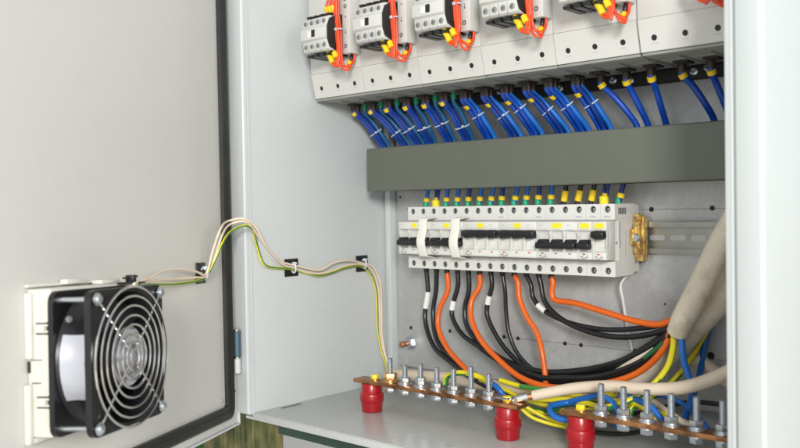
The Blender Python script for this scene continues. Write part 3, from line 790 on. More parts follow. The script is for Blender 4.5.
# ------------------------------------------------------------------ wires out of the bottoms of the breakers
def path(*pts): return [at(p[0], p[1], Y=p[2]) for p in pts]
TR = [(672, 329, -6), (690, 300, -14)]
low = [
 ('blk', 3.1, [(428, 292, 25), (425, 318, 22), (433, 345, 14), (452, 363, 2), (472, 378, -8), (500, 392, -14), (530, 398, -10)], 'black wire with a white sleeve near its top', (427, 300)),
 ('blk', 3.1, [(436, 290, 27), (433, 312, 26), (437, 340, 18), (453, 359, 8), (478, 376, 0), (510, 388, -4), (540, 394, 0)], 'black wire', None),
 ('orange', 3.4, [(448, 290, 25), (440, 308, 22), (438, 325, 18), (446, 346, 10), (462, 365, 0), (480, 381, -8), (500, 392, -14)], 'orange wire bending down behind the bolts', None),
 ('blk', 3.1, [(458, 285, 25), (453, 304, 24), (452, 315, 22), (461, 333, 18), (480, 347, 12), (505, 364, 10), (540, 378, 12), (580, 381, 14), (620, 374, 10), (655, 350, 2)]+TR, 'black wire with a white sleeve', (453.5, 306)),
 ('blk', 3.2, [(469, 290, 25), (465, 308, 25), (467, 326, 22), (483, 346, 18), (508, 362, 16), (545, 372, 18), (600, 368, 18), (645, 350, 6)]+TR, 'black wire', None),
 ('orange', 3.5, [(480, 285, 25), (472, 300, 20), (471, 316, 15), (479, 337, 8), (499, 360, 2), (522, 378, -2), (552, 387, -2), (595, 385, 0), (635, 374, 0), (661, 352, -4)]+TR, 'orange wire sweeping right to the big cable', None),
 ('blk', 3.0, [(492, 285, 25), (488, 302, 25), (487, 314, 24), (496, 335, 22), (512, 356, 22), (535, 372, 24), (575, 379, 26), (610, 374, 22), (648, 351, 10)]+TR, 'black wire with a white sleeve', (489, 300)),
 ('blk', 2.6, [(505, 290, 25), (506, 310, 27), (509, 333, 27), (518, 354, 27), (535, 370, 28), (570, 374, 28), (620, 366, 22), (650, 347, 10)]+TR, 'black wire', None),
 ('orange', 3.4, [(518, 282, 25), (519, 296, 24), (526, 315, 22), (537, 333, 20), (542, 352, 16), (545, 373, 14), (546, 385, 10), (546, 397, 4)], 'orange wire dropping behind the beige cable', None),
 ('blk', 2.9, [(531, 285, 25), (533, 297, 25), (541, 308, 24), (562, 320, 22), (600, 329, 14), (640, 328, 4), (668, 322, -2), (688, 300, -8)], 'black wire with a white sleeve', (541, 307.5)),
 ('blk', 3.1, [(541, 285, 25), (545, 302, 23), (560, 318, 20), (590, 332, 14), (620, 337, 8), (650, 334, 0), (672, 326, -6), (690, 302, -12)], 'black wire', None),
 ('orange', 3.5, [(553, 282, 25), (552, 294, 24), (554, 299, 24), (575, 303, 20), (605, 312, 12), (635, 321, 4), (660, 324, -4), (680, 316, -10)], 'orange wire with a sharp bend running right', None),
]
for i, (mk, r, pts, desc, sl) in enumerate(low):
    x = MW*i
    P0 = [V((x, 25, -70)), V((x, 25, -77))]
    P1 = P0+path(*pts)
    t = thing('outgoing_wire', '%s, below the %s pole from the left' % (desc, ORD[i]), 'wire', P0[1], 'wires leaving the bottoms of the breakers')
    MB().tube(P1, r, 14, 8).build('insulation', M[mk], t)
    MB().lathe((x, 25, -72), (0, 0, -1), [(0, 3.7), (7, 3.6), (8.4, r)], 14).build('crimp_sleeve', M['black' if mk == 'blk' else 'boot'], t)
    if sl:
        SP = smooth(P1, 16); c = at(sl[0], sl[1], Y=24); b = min(range(2, len(SP)-2), key=lambda k: (SP[k]-c).length)
        a_ = z_ = b; hl = 9.5 if i == 0 else 5.5
        while a_ > 1 and (SP[a_]-SP[b]).length < hl: a_ -= 1
        while z_ < len(SP)-2 and (SP[z_]-SP[b]).length < hl: z_ += 1
        MB().tube(SP[a_:z_+1], r+.7, 14, 0).build('white_sleeve', M['sleeve'], t)

tag(MB().tube([V((288, 40, -68))]+path((621, 284, 40), (623, 300, 44), (627, 325, 52), (632, 350, 61)), 1.5, 10, 6).build('thin_wire', M['sleeve']), 'thin white wire from the right end of the breakers into a hole in the plate', 'wire')

# ------------------------------------------------------------------ big sheathed cables at the right
def cable(name, mk, r, pts, label, cat='cable', group=None, seg=18, sub=10, mouth=None):
    P = path(*pts)
    q = MB().tube(P, r, seg, sub, radii=(lambda f: r) if mouth is None else mouth)
    return tag(q.build(name, M[mk]), label, cat, group)
# main cable, cut sheath mouth showing a dark opening
P = path((677, 333, -8), (684, 318, -12), (700, 287, -20), (720, 246, -30), (742, 205, -40), (756, 160, -44))
t = thing('sheathed_cable', 'thick tan sheathed cable with its cut end above the blue and yellow wires', 'cable', P[0], 'thick tan sheathed cables')
MB().tube(P, 11, 24, 10, radii=lambda f: 10.6+1.6*math.sin(min(f*6, PI/2))).build('sheath', M['tan'], t)
d = (P[0]-P[1]).normalized(); MB().cyl(P[0]+d*.1, P[0]+d*.5, 9.2, 20).build('cut_end', M['matte'], t)
cable('sheathed_cable', 'tan', 15, [(574, 404, 30), (615, 388, 28), (645, 371, 26), (670, 350, 24), (697, 322, 20), (722, 296, 14), (745, 268, 6), (760, 245, -4)], 'thick tan sheathed cable running up right behind the blue wires', 'cable', 'thick tan sheathed cables', 22)
cable('sheathed_cable', 'tan', 10, [(676, 345, 40), (690, 326, 40), (705, 303, 38), (722, 274, 34), (740, 246, 30), (752, 225, 28)], 'thick tan sheathed cable squeezed between the two others', 'cable', 'thick tan sheathed cables', 22)
cable('sheathed_cable', 'tan', 7.5, [(585, 392, 20), (602, 384, 18), (625, 369, 14), (648, 352, 8), (655, 346, 4)], 'pale stripped sheath piece lying between the black wires', 'cable', None, 18, 8, mouth=lambda f: 7.5-3.5*f)
cable('sheathed_cable', 'beige', 7.5, [(690, 356, 40), (706, 366, 44), (725, 380, 46), (745, 392, 46)], 'short beige cable behind the right bolts', 'cable', None, 18, 8)
for k, (mk, r_, pts, lab) in enumerate((('blk', 2.3, [(512, 374, 17), (530, 388, 16), (552, 398, 8), (580, 402, 0), (612, 400, -10), (640, 394, -10), (665, 396, -20)], 'thin black wire weaving behind the beige cable between the bars'),
    ('yg', 2.6, [(480, 380, -10), (500, 387, -16), (522, 398, -26), (548, 406, -34), (575, 411, -40), (605, 406, -46), (628, 402, -50), (650, 412, -60), (660, 428, -56)], 'yellow-green wire running low from the left bar to the right bar'),
    ('bright', 2.5, [(530, 396, 0), (560, 400, -6), (590, 405, -14), (620, 398, -20), (650, 394, -20), (680, 402, -30), (704, 424, -44), (716, 440, -40)], 'thin bright blue wire deep in the tangle between the bars'),
    ('blk', 2.4, [(575, 412, 0), (600, 416, -6), (630, 414, -10), (660, 408, -12), (690, 402, -10), (720, 404, -6)], 'thin black wire seen between the bolts of the right bar'),
    ('beige', 3.2, [(596, 396, -10), (615, 402, -20), (630, 396, -24), (650, 400, -30), (668, 412, -44), (690, 426, -50), (720, 440, -46)], 'thin beige core crossing behind the bolts of the right bar'))):
    P1 = path(*pts)
    t = thing('tangle_wire', lab, 'wire', P1[-1], 'loose wires behind the copper bars')
    o = MB().tube(P1, r_, 12, 8).build('insulation', M[mk], t)
    if mk == 'yg': add_stripe(o, 12, 6, .3, .06)
# more black cores in the run behind
for k, (pts, lab) in enumerate((([(483, 346, 20), (508, 362.5, 14), (540, 377, 8), (560, 378, 8), (600, 376, 6), (640, 362, 0), (662, 344, -4), (680, 322, -8)], 'thick black wire of the lower run, sweeping right to the big cable'),
                   ([(483, 346, 23), (508, 361.5, 18), (540, 371, 20), (580, 370, 20), (620, 361, 14), (650, 344, 6), (672, 328, -2)], 'thick black wire, upper one of the lower run'),
                   ([(480, 347.5, 13), (505, 365, 13), (540, 382, 22), (575, 387, 28), (610, 383, 22), (645, 362, 8), (668, 338, -2)], 'thick black wire lying lowest behind the orange one'))):
    cable('core_wire', 'blk', 3.2, pts, lab, 'wire', 'black wires of the lower run', 14, 9)
cable('core_wire', 'dgr', 2.6, [(645, 358, -2), (655, 350, -4), (664, 342, -6)], 'short green wire end between the black and orange wires', 'wire', None, 12, 6)
# blue wires out of the big cable
t = thing('blue_wire', 'bright blue wire hanging from the mouth of the thick tan cable', 'wire', at(690, 400, Y=-30), 'bright blue neutral wires')
MB().tube(path((680, 322, -8), (682, 345, -12), (684, 362, -18), (690, 380, -28), (692, 396, -40), (688, 410, -50)), 3.4, 14, 8).build('insulation', M['bright'], t)
t = thing('blue_wire', 'bright blue wire further right behind the beige cable', 'wire', at(690, 405, Y=-20), 'bright blue neutral wires')
MB().tube(path((720, 300, 52), (710, 325, 50), (704, 348, 46), (701, 368, 34), (696, 388, 4), (688, 408, -30), (684, 424, -46)), 3.4, 14, 8).build('insulation', M['bright'], t)
for k, (pts, lab) in enumerate((([(580, 402, -40), (562, 403, -52), (550, 407, -66), (553, 415, -74), (566, 420, -72), (590, 420, -62), (600, 418, -50)], 'short bright blue wire bend left of the second red insulator'),
                                ([(560, 404, -44), (585, 398, -52), (600, 396, -58), (612, 402, -64), (618, 416, -70), (616, 426, -66)], 'bright blue wire bend between the left bolts of the right bar'),
                                ([(484, 385, 6), (488, 382, -30), (493, 384, -54), (498, 388, -60), (504, 396, -58), (512, 408, -50)], 'small bright blue wire behind the last bolt of the left bar'),
                                ([(620, 392, -40), (640, 401, -56), (652, 408, -62), (662, 420, -62), (668, 430, -56)], 'bright blue wire end behind the third bolt of the right bar'))):
    t = thing('blue_wire', lab, 'wire', at(pts[0][0], pts[0][1], Y=pts[0][2]), 'bright blue neutral wires')
    MB().tube(path(*pts), 3.2, 12, 8).build('insulation', M['bright'], t)
# yellow-green earth wires
ygs = [
 ([(674, 332, -6), (673, 348, -12), (668, 366, -22), (656, 382, -34), (640, 395, -48), (620, 404, -60), (606, 408, -72)], 3.3, 'yellow-green wire curving down from the mouth of the thick tan cable'),
 ([(716, 316, 48), (702, 340, 42), (690, 360, 24), (676, 378, 0), (660, 392, -20), (645, 402, -40), (632, 409, -58), (628, 424, -62)], 2.8, 'yellow-green wire behind, lower right of the first'),
 ([(445, 385, -60), (447, 377, -58), (457, 373, -56), (470, 374, -54), (482, 378, -54), (490, 384, -60)], 3.4, 'yellow-green wire arch behind the middle bolts of the left bar'),
 ([(520, 396, -56), (540, 399, -50), (562, 399, -44), (584, 402, -50), (602, 408, -62)], 3.0, 'yellow-green wire lying below the beige cable between the two bars'),
 ([(515, 404, -50), (535, 412, -44), (560, 409, -34), (590, 398, -30), (615, 394, -30)], 3.0, 'yellow-green wire rising right between the two bars'),
 ([(512, 398, -62), (528, 408, -54), (545, 417, -44), (565, 424, -36), (590, 428, -30)], 2.2, 'thin yellow-green wire dropping to the floor between the bars'),
 ([(516, 403, -66), (530, 416, -60), (548, 423, -50), (565, 427, -46), (585, 432, -34)], 2.0, 'thin yellow-green wire just right of the second red insulator'),
 ([(560, 393, -30), (580, 396, -34), (610, 400, -40), (645, 408, -46), (690, 424, -46), (720, 436, -40)], 3.0, 'yellow-green wire running right behind the bolts of the right bar'),
 ([(500, 380, -20), (520, 386, -20), (545, 392, -20), (575, 401, -26), (605, 414, -34), (640, 424, -40), (680, 427, -44)], 2.8, 'yellow-green wire passing under the right bar'),
]
for pts, r, lab in ygs:
    P1 = path(*pts)
    t = thing('earth_wire', lab, 'wire', P1[-1], 'yellow-green earth wires')
    o = MB().tube(P1, r, 12, 9).build('insulation', M['yg'], t); add_stripe(o, 12, 4 if lab.find('yellow-green wire curving')>=0 or lab.find('behind, lower')>=0 else 8, .26, .04)
cable('core_wire', 'dgr', 3.0, [(524, 408, -44), (545, 411, -40), (570, 406, -36), (600, 404, -40)], 'dark green wire in the tangle between the two bars', 'wire', None, 12, 7)
cable('core_wire', 'blk', 2.6, [(560, 424, -30), (590, 431, -36), (620, 434, -44), (650, 430, -50)], 'black wire low on the floor under the right bar', 'wire', None, 12, 7)

# beige cable behind left bar and the big one with a lug
cable('beige_cable', 'beige', 7.5, [(392, 374, 20), (420, 376, 14), (450, 378, 6), (485, 384, 0), (515, 391, -6), (540, 396, -6), (575, 398, 4), (620, 402, 16)], 'beige cable lying behind the bolts of the left bar', 'cable', 'beige sheathed cables', 18, 8)
P = path((533, 395.5, -76), (548, 392.5, -70), (575, 388, -60), (610, 386, -56), (650, 389, -56), (685, 387, -54), (712, 379, -48), (740, 366, -36))
t = thing('beige_cable', 'beige cable with a metal lug bolted to the right end of the left bar', 'cable', P[0], 'beige sheathed cables')
MB().tube(P, 7.4, 20, 9, radii=lambda f: 5.4+1.4*f).build('sheath', M['beige'], t)
a_, b_ = at(523, 397.5, Y=-82), P[0]
q = MB().tube([a_, b_+V((1, 0, 0))], 3.6, 14, 0); q.build('copper_strands', M['rawcu'], t)
a2 = at(508, 402, Y=-88)
q = MB().tube([at(518, 399, Y=-84), at(528, 396.5, Y=-79)], 5, 16, 0)
q.tube([at(518.5, 399, Y=-84), at(513, 402, Y=-87)], 4.4, 14, 0, radii=lambda f: 4.6-1.4*f)
q.box(198, 214, -97, -82, -199.6, -197.6, .6)
q.build('cable_lug', M['steel'], t)
o = MB().tube(path((520, 386, -70), (540, 389, -68), (556, 388.5, -66)), 2.4, 12, 6).build('earth_core', M['yg'], t); add_stripe(o, 12, 2, .5)

# ------------------------------------------------------------------ earth bars on red insulators
BZ = -207.5
def bar(x0, x1, z, label):
    t = thing('busbar', label, 'busbar', ((x0+x1)/2, -90, z), 'copper busbars along the cabinet floor')
    MB().box(x0, x1, -100, -80, z, z+4.6, .7).build('bar', M['copper'], t); return t
bar(-14, 228, BZ, 'left copper bar carrying a row of bolts on two red insulators')
bar(279, 486, -204, 'right copper bar running out behind the right cabinet frame')
def insulator(x, ztop, label):
    h = ztop-(-242)-.3
    t = thing('insulator', label, 'insulator', (x, -90, -241.8), 'red insulators under the copper bars')
    MB().lathe((x, -90, -241.8), (0, 0, 1), [(0, 11.6), (.6, 12.3), (h*.34, 13.3), (h*.35, 14.1), (h*.37, 14.5), (h*.63, 14.5), (h*.66, 14), (h*.68, 12.7), (h*.98, 12.5), (h, 12)], 32).build('body', M['redins'], t)
    return t
insulator(8, BZ, 'left red insulator under the near end of the left copper bar')
insulator(209, BZ, 'middle red insulator under the right end of the left copper bar')
insulator(297, -204, 'right red insulator under the left end of the right copper bar')
def bolt(x, z, kind, top, label):
    t = thing('bolt', label, 'bolt', (x, -90, z-9), 'bolts standing on the copper bars')
    zt = z+4.6
    if kind == 'yellow':
        MB().lathe((x, -90, zt), (0, 0, 1), [(0, 5.6), (1.2, 5.6)], 18).build('washer', M['brass'], t)
        MB().hexa((x, -90, zt+1.3), (0, 0, 1), 4.8, 5).build('head', M['lyellow'], t)
        return t
    nutm = 'brass' if kind == 'brass' else 'zinc'
    pr = [(0, 2.7)]; L = top-(z-6); k = 0; d = 1.0
    while d < L-1: pr += [(d, 3.3), (d+.55, 2.85)]; d += 1.1
    pr += [(L-.5, 3.1), (L, 2.4)]
    MB().lathe((x, -90, z-6), (0, 0, 1), pr, 14).build('shank', M['zinc'], t)
    MB().lathe((x, -90, zt), (0, 0, 1), [(0, 8.2), (1.5, 8.2), (1.7, 6.4), (3.2, 6.2)], 22).build('washer', M[nutm], t)
    MB().hexa((x, -90, zt+3.3), (0, 0, 1), 6.6 if kind != 'brass' else 8.4, 5.4 if kind != 'brass' else 8).build('nut', M[nutm], t)
    MB().hexa((x, -90, z-7.2), (0, 0, 1), 6.6, 5).build('head', M['zinc'], t)
    MB().lathe((x, -90, z-2), (0, 0, 1), [(0, 7.6), (1.9, 7.6)], 20).build('lower_washer', M['zinc'], t)
    return t
bx = [13.6, 39, 62.8, 87.2, 111.6, 136, 160.6, 184.8, 209]
btop = [0, -174, -179.5, -175.5, -176.5, -176, -170.5, -176, 0]
bolt(bx[0], BZ, 'yellow', 0, 'small green-yellow bolt head at the near end of the left bar')
bolt(bx[1], BZ, 'brass', btop[1], 'bolt with a brass coloured nut on the left bar')
for k in range(2, 8):
    bolt(bx[k], BZ, 'zinc', btop[k], 'upright zinc bolt on the left bar, %s to the right of the brass nut' % ORD[k-2])
bolt(bx[8], BZ, 'yellow', 0, 'yellow bolt head under the cable lug at the right end of the left bar')
bolt(297.5, -204, 'yellow', 0, 'yellow bolt head above the right red insulator')
for k in range(6):
    bolt(320.3+24*k, -204, 'zinc', -169.5, 'upright zinc bolt on the right bar, %s from its left end' % ORD[k])
# extra nut high on the second zinc bolt
q = MB().hexa((87.2, -90, -196), (0, 0, 1), 6.4, 5)
tag(q.build('nut', M['zinc']), 'extra nut run up the second zinc bolt of the left bar', 'nut')

# ------------------------------------------------------------------ cooling fan on the door
T0, T1, Z0, Z1 = 283.0, 396.0, -187.0, -74.0
tc_, zc_ = (T0+T1)/2, (Z0+Z1)/2
def DP(t, n, z): return dr(t, n, z)
class DB(MB):
    """boxes and shapes in the door's own directions (t along, n out, z up)"""
    def dbox(s, t0, t1, n0, n1, z0, z1, bev=0, seg=2):
        Mx = Matrix.Identity(4)
        for r_ in range(3):
            Mx[r_][0] = DD[r_]; Mx[r_][1] = DN[r_]; Mx[r_][2] = DU[r_]; Mx[r_][3] = DH[r_]
        return s.box(t0, t1, n0, n1, z0, z1, bev, seg, M=Mx)
ff = thing('filter_unit', 'cream plastic filter housing fixed to the inside of the door behind the fan', 'filter', dr(tc_, 0, Z0-4))
q = DB(); q.dbox(270, 391, .1, 21.5, -187, -72, 1.5).build('housing', M['cream'], ff)
q = DB(); q.dbox(264, 394, .2, 4, -70.8, -68.4, .7); q.dbox(322, 350, 2, 9, -70, -66, .6); q.dbox(276, 306, 4, 14, -71.8, -68.4, .6)
q.dbox(391.1, 394.5, .1, 6, -126, -75, .8); q.dbox(391.1, 396.5, .1, 5, -192, -146, 1); q.dbox(356, 391, .1, 5, -192, -187.4, 1)
q.build('rim', M['cream'], ff)
for z in (-103, -160):
    q = DB(); q.dbox(390.6, 393, 8.5, 16.5, z-3, z+3.6, .5); q.dbox(391, 392.4, 15.5, 20.5, z-3, z-1.3, .2); q.dbox(391, 392.4, 15.5, 20.5, z+2, z+3.6, .2)
    q.build('clip_tab', M['cream'], ff)
q = DB()
for z in (-103, -160): q.dbox(390.5, 391.5, 17.6, 22.4, z-4.6, z+5.2); q.dbox(390.6, 391.2, 8, 18.5, z-4.4, z-3.4); q.dbox(390.6, 391.2, 8, 18.5, z+3.8, z+4.8)
q.dbox(390.8, 391.3, 3, 13, -127.5, -126.8); q.dbox(390.8, 391.3, 4, 12, -145.4, -144.6); q.dbox(391, 392, 1, 3, -137, -128)
q.build('slot', M['matte'], ff)

fan = thing('cooling_fan', 'black square axial fan with a round wire guard mounted on the open door', 'fan', dr(tc_, 40, Z0))
# flanges with round opening and rounded corners
def flange(n0, n1, R, name):
    q = MB(); seg = 64; c = 9
    for n in (n0, n1): pass
    def sq(a):
        # rounded square outline point at angle a
        h = (T1-T0)/2; ct, st_ = math.cos(a), math.sin(a); k = h/max(abs(ct), abs(st_)); x, z = ct*k, st_*k
        if abs(x) > h-c and abs(z) > h-c:
            # intersect with corner arc
            cx, cz = math.copysign(h-c, x), math.copysign(h-c, z); b_ = ct*cx+st_*cz; cc = cx*cx+cz*cz-c*c; k = b_+math.sqrt(max(0, b_*b_-cc)); x, z = ct*k, st_*k
        return x, z
    rows = []
    for n, rad in ((n0, None), (n1, None), (n1, R), (n0, R)):
        row = []
        for i in range(seg*2):
            a = 2*PI*i/(seg*2)
            x, z = sq(a) if rad is None else (rad*math.cos(a), rad*math.sin(a))
            row.append(q.bm.verts.new(DP(tc_+x, n, zc_+z)))
        rows.append(row)
    fs = []
    for r_ in range(4):
        a_, b_ = rows[r_], rows[(r_+1) % 4]
        for i in range(seg*2): fs.append(q.bm.faces.new([a_[i], a_[(i+1) % (seg*2)], b_[(i+1) % (seg*2)], b_[i]]))
    bmesh.ops.recalc_face_normals(q.bm, faces=fs)
    return q
fr_ = flange(22, 26.5, 50, 'a').build('rear_flange', M['black'], fan)
flange(53, 58.5, 53.5, 'b').build('front_flange', M['black'], fan)
# barrel (waisted tube), inner bore visible through the guard
q = MB(); q.bm.verts.ensure_lookup_table(); seg = 48; rows = []
for n, r in ((25, 55), (32, 51.5), (40, 50.5), (48, 52), (54, 55.5), (58.3, 54), (54, 52.5), (40, 48.5), (24, 49)):
    rows.append([q.bm.verts.new(DP(tc_+r*math.cos(2*PI*i/seg), n, zc_+r*math.sin(2*PI*i/seg))) for i in range(seg)])
fs = []
for a_, b_ in zip(rows, rows[1:]):
    for i in range(seg): fs.append(q.bm.faces.new([a_[i], a_[(i+1) % seg], b_[(i+1) % seg], b_[i]]))
bmesh.ops.recalc_face_normals(q.bm, faces=fs); q.build('barrel', M['black'], fan)
# silver label on the barrel's near side (lies on the curved barrel)
q = MB(); rows = []
for n in [29.5+i*(51.5-29.5)/6 for i in range(7)]:
    r = 51.2+.012*(n-40)**2+1.0
    rows.append([q.bm.verts.new(DP(tc_+r*math.cos(a), n, zc_+r*math.sin(a))) for a in [math.radians(-33+58*i/16) for i in range(17)]])
for a_, b_ in zip(rows, rows[1:]):
    for i in range(16): q.bm.faces.new([a_[i], a_[i+1], b_[i+1], b_[i]])
q.build('rating_label', M['label'], fan)
MB().cyl(dr(tc_, 21.8, zc_), dr(tc_, 22.8, zc_), 49.5, 40).build('rear_grid', M['matte'], fan)
# corner rods with screws
for st_, sz in ((-1, -1), (-1, 1), (1, -1), (1, 1)):
    a_, b_ = tc_+st_*49.5, zc_+sz*49.5
    s_ = MB().cyl(dr(a_, 24, b_), dr(a_, 59, b_), 2.0, 12).build('corner_screw', M['zinc'], fan)
    MB().lathe(dr(a_, 60.2, b_), DN, [(0, 5.2), (.8, 5.2), (1.1, 3.8), (2.8, 3.4), (3.6, 2.2)], 16).build('screw_head', M['zinc'], s_)
MB().cyl(dr(T1-9, 33, Z1-22), dr(T1-7, 36, Z1-22), 2.6, 12).build('inner_screw', M['zinc'], fan)
# impeller: hub and seven swept blades
MB().lathe(dr(tc_, 30, zc_), DN, [(0, 26), (24, 26), (26.5, 25), (27, 23.5)], 40).build('hub', M['matte'], fan)
hb = MB().lathe(dr(tc_, 57.1, zc_), DN, [(0, 24.6), (.6, 24.2), (.7, 17), (.1, 16.4), (.1, 9), (.9, 8.4), (.9, 0)], 40).build('hub_plate', M['hub'], fan)
q = MB()
for k in range(6):
    r0 = 4+k*3.4
    pts = [dr(tc_+(r0+i*.16)*math.cos(i*.25+k), 58, zc_+(r0+i*.16)*math.sin(i*.25+k)) for i in range(int(7+k*1.5))]
    q.tube(pts, .45, 5, 2)
q.build('hub_marking', M['grey'], hb)
for k in range(7):
    q = MB(); a0_ = 2*PI*k/7; rows = []
    for i in range(7):
        r = 25.5+i*(47-25.5)/6; row = []
        for jn in range(7):
            f = jn/6; a_ = a0_+(f-.5)*.74+(i/6)*.28; n = 34+f*15+1.5*math.sin(f*PI)
            row.append(q.bm.verts.new(dr(tc_+r*math.cos(a_), n, zc_+r*math.sin(a_))))
        rows.append(row)
    for a_, b_ in zip(rows, rows[1:]):
        for i in range(6): q.bm.faces.new([a_[i], a_[i+1], b_[i+1], b_[i]])
    bmesh.ops.solidify(q.bm, geom=list(q.bm.faces), thickness=1.2)
    q.build('blade', M['black'], fan)
# wire guard: a part of the fan, domed rings on four spokes
gd = None
def gn(r): return 62.6-.3*(r/57)**2
for r in (57, 49.3, 41.5, 33.6, 26, 18.6, 11.8, 5.6):
    q = MB(); q.tube([dr(tc_+r*math.cos(a), gn(r), zc_+r*math.sin(a)) for a in [2*PI*i/72 for i in range(72)]], 1.05, 8, 0, closed=True)
    q.build('guard_ring', M['steel'], fan)
for a in (45, 135, 225, 315):
    a = math.radians(a); c_, s_ = math.cos(a), math.sin(a)
    q = MB(); pts = [dr(tc_+r*c_, n, zc_+r*s_) for r, n in ((8, gn(8)-1.6), (30, gn(30)-1.6), (50, gn(50)-1.8), (57.5, gn(57)-1.8), (62, 60.6), (66, 60.0), (70, 59.9))]
    q.tube(pts, 1.05, 8, 5); q.build('guard_spoke', M['steel'], fan)
    MB().lathe(dr(tc_+70*c_, 59.2, zc_+70*s_), DN, [(0, 4.6), (1, 4.6)], 14).build('guard_eyelet', M['steel'], fan)

# ------------------------------------------------------------------ fan wires and their clips
def dpt(px, py, n=8): return at(px, py, door=n)
def wpt(px, py, x=-94): return at(px, py, X=x)
def ypts(l):
    out = []
    for p in l:
        if p[0] == 'd': out.append(dpt(p[1], p[2], p[3]))
        else: out.append(wpt(p[1], p[2], p[3]))
    return out
yel = ypts([('d', 136, 285, 40), ('d', 150, 284.5, 22), ('d', 176, 284, 6), ('d', 196, 281, 5), ('d', 206, 276.5, 7)]) \
    + [at(214, 262, door=14), at(223, 242, door=22), at(233, 230, Y=-222), at(245, 225.5, Y=-212), at(253, 231, Y=-196), at(257, 246, Y=-180)] \
    + ypts([('w', 264, 264, -93), ('w', 277, 268, -95), ('w', 290, 268.5, -95), ('w', 304, 272, -94), ('w', 318, 275.5, -93), ('w', 332, 272.5, -93), ('w', 345, 268, -94), ('w', 362, 266.5, -95), ('w', 371, 275, -94), ('w', 376, 290, -92), ('w', 377, 310, -90), ('w', 378, 332, -88)]) + [at(382, 352, X=-82), at(386, 364, X=-74), at(388, 376, X=-62)]
be1 = ypts([('d', 134, 284, 42), ('d', 150, 278, 24), ('d', 163, 271, 14), ('d', 180, 269, 10), ('d', 196, 271.5, 9), ('d', 206, 274, 9)]) \
    + [at(213, 250, door=18), at(220, 230, door=26), at(230, 220.5, Y=-226), at(243, 218.5, Y=-216), at(254, 225, Y=-200), at(266, 246, Y=-178)] \
    + ypts([('w', 280, 261, -92), ('w', 293, 265, -93), ('w', 306, 268, -92), ('w', 320, 270, -91), ('w', 334, 263, -91), ('w', 348, 260.5, -92), ('w', 362, 263, -93), ('w', 373, 267, -91), ('w', 380, 283, -90), ('w', 381.5, 310, -88), ('w', 382, 335, -86)]) + [at(385, 353, X=-80), at(388, 364, X=-72), at(390, 376, X=-60)]
be2 = ypts([('d', 134, 286, 42), ('d', 152, 281, 22), ('d', 175, 279, 7), ('d', 196, 277.5, 7), ('d', 207, 275, 8)]) \
    + [at(215, 256, door=15), at(222, 235, door=23), at(232, 223.5, Y=-223), at(245, 221.5, Y=-211), at(256, 233, Y=-192), at(272, 254, Y=-165)] \
    + ypts([('w', 284, 265, -93), ('w', 293, 267.5, -94), ('w', 306, 272, -93), ('w', 320, 273.5, -92), ('w', 334, 270, -93), ('w', 348, 265, -93), ('w', 362, 264.5, -94), ('w', 372, 270, -92), ('w', 378, 286, -91), ('w', 379.5, 310, -89), ('w', 380, 334, -87)]) + [at(383.5, 353, X=-81), at(387, 364, X=-73), at(389, 376, X=-61)]
for P1, mk, lab in ((yel, 'yg', 'yellow-green fan wire running from the fan across the door to the side wall'), (be1, 'pink', 'upper beige fan wire arching highest over the door gap'), (be2, 'pink', 'lower beige fan wire between the other beige one and the yellow one')):
    t = thing('fan_wire', lab, 'wire', P1[-1], 'fan wires from the door to the side wall')
    o = MB().tube(P1, 1.5 if mk == 'yg' else 1.3, 10, 8).build('insulation', M[mk], t)
    if mk == 'yg': add_stripe(o, 10, 5, .2, .0)
def clip(c, U, W, N, label, tie=True, sc=1.0):
    """square adhesive tie mount at c: U along the wire, W across, N out of the surface"""
    t = thing('tie_mount', label, 'cable clip', c, 'black tie mounts for the fan wires')
    def bx_(q, u0, u1, w0, w1, n0, n1, bev=.5):
        Mx = Matrix.Identity(4)
        for r_ in range(3): Mx[r_][0] = U[r_]; Mx[r_][1] = W[r_]; Mx[r_][2] = N[r_]; Mx[r_][3] = c[r_]
        return q.box(u0*sc, u1*sc, w0*sc, w1*sc, n0*sc, n1*sc, bev, M=Mx)
    q = MB(); bx_(q, -13, 13, -13, 13, .1, 1.6); bx_(q, -6, 6, -4, -2, 1.6, 5); bx_(q, -6, 6, 2, 4, 1.6, 5); bx_(q, -4, 4, -9, -7, 1.5, 3); bx_(q, -4, 4, 7, 9, 1.5, 3)
    q.build('base', M['black'], t)
    if tie:
        q = MB(); q.tube([c+W*(6.4*math.cos(a))+N*(5.2+4.0*math.sin(a)) for a in [2*PI*i/16 for i in range(16)]], 1.1, 6, 2, closed=True)
        bx_(q, -2, 2.2, 4, 8.5, 5.5, 9.5); bx_(q, -.8, .8, 6, 8, 9, 13, .2); q.build('strap', M['tie'], t)
X_, Y_, Z_ = V((1, 0, 0)), V((0, 1, 0)), V((0, 0, 1))
clip(wpt(291, 267.5, -99.8), Y_, Z_, X_, 'black tie mount on the side wall nearest the cabinet front edge', True, .86)
clip(wpt(361.5, 263.5, -99.8), Y_, Z_, X_, 'black tie mount on the side wall nearest the rear corner', True, .86)
clip(dpt(200, 273, .1), DD, DU, DN, 'black tie mount on the door between the fan and the hinge', True, .9)
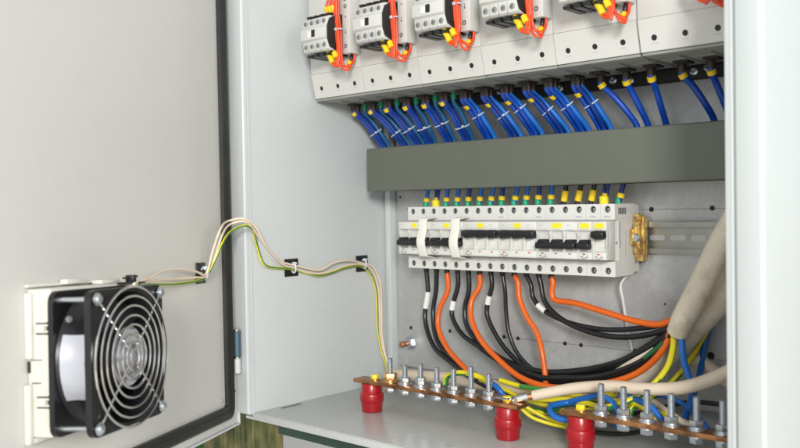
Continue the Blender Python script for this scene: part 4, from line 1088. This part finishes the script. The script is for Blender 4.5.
# small black anchor at the fan's top corner
t = thing('tie_mount', 'small black tie mount above the top corner of the fan', 'cable clip', dpt(129, 281, 30), 'black tie mounts for the fan wires')
c = dpt(130, 281, 30)
q = DB(); tt = (c-DH).dot(DD); zz = (c-DH).dot(DU)
q.dbox(tt-10, tt+8, 22, 40, zz-2.5, zz-.8, .4); q.dbox(tt-3, tt+3, 27, 35, zz-1, zz+5.5, .8); q.dbox(tt+3, tt+11, 29, 32, zz+2, zz+4, .4); q.dbox(tt-9, tt-2, 30, 33, zz+3, zz+5, .4)
q.build('base', M['black'], t)

# drop helper props
for o in bpy.data.objects:
    if '_w' in o: del o['_w']

# ------------------------------------------------------------------ light
w = bpy.data.worlds.new('World'); scene.world = w; w.use_nodes = True
bg = w.node_tree.nodes['Background']; bg.inputs[0].default_value = (.93, .97, 1, 1); bg.inputs[1].default_value = .68
def area(name, loc, target, size, power, col):
    l = bpy.data.lights.new(name, 'AREA'); l.shape = 'RECTANGLE'; l.size, l.size_y = size; l.energy = power; l.color = col
    o = bpy.data.objects.new(name, l); COL.objects.link(o); o.location = V(loc)*S
    o.rotation_euler = (V(target)-V(loc)).to_track_quat('-Z', 'Y').to_euler(); return o
area('key_lamp', (2080, -2300, 600), (180, 0, -20), (.5, .5), 74, (1, .985, .95))
area('door_fill_lamp', (2300, -300, 500), (0, -350, 0), (.9, .9), 17, (1, .99, .96))  # added lamp out of view, brightens the door and fan
area('fill_lamp', (300, -2000, 500), (100, 0, 0), (1.4, 1.0), 4, (.95, .98, 1))

# ------------------------------------------------------------------ camera
cd = bpy.data.cameras.new('camera'); cam = bpy.data.objects.new('camera', cd); COL.objects.link(cam)
cd.sensor_width = 36; cd.lens = FPX/800*36; cd.clip_start = .02; cd.clip_end = 50
Mc = Matrix.Identity(4)
for r_ in range(3):
    Mc[r_][0] = AR[r_]; Mc[r_][1] = AU[r_]; Mc[r_][2] = -AF[r_]; Mc[r_][3] = CAM[r_]*S
cam.matrix_world = Mc
cd.dof.use_dof = True; cd.dof.focus_distance = .96; cd.dof.aperture_fstop = 7
scene.camera = cam
scene.view_settings.view_transform = 'Standard'; scene.view_settings.look = 'None'; scene.view_settings.gamma = 1; scene.view_settings.exposure = .03
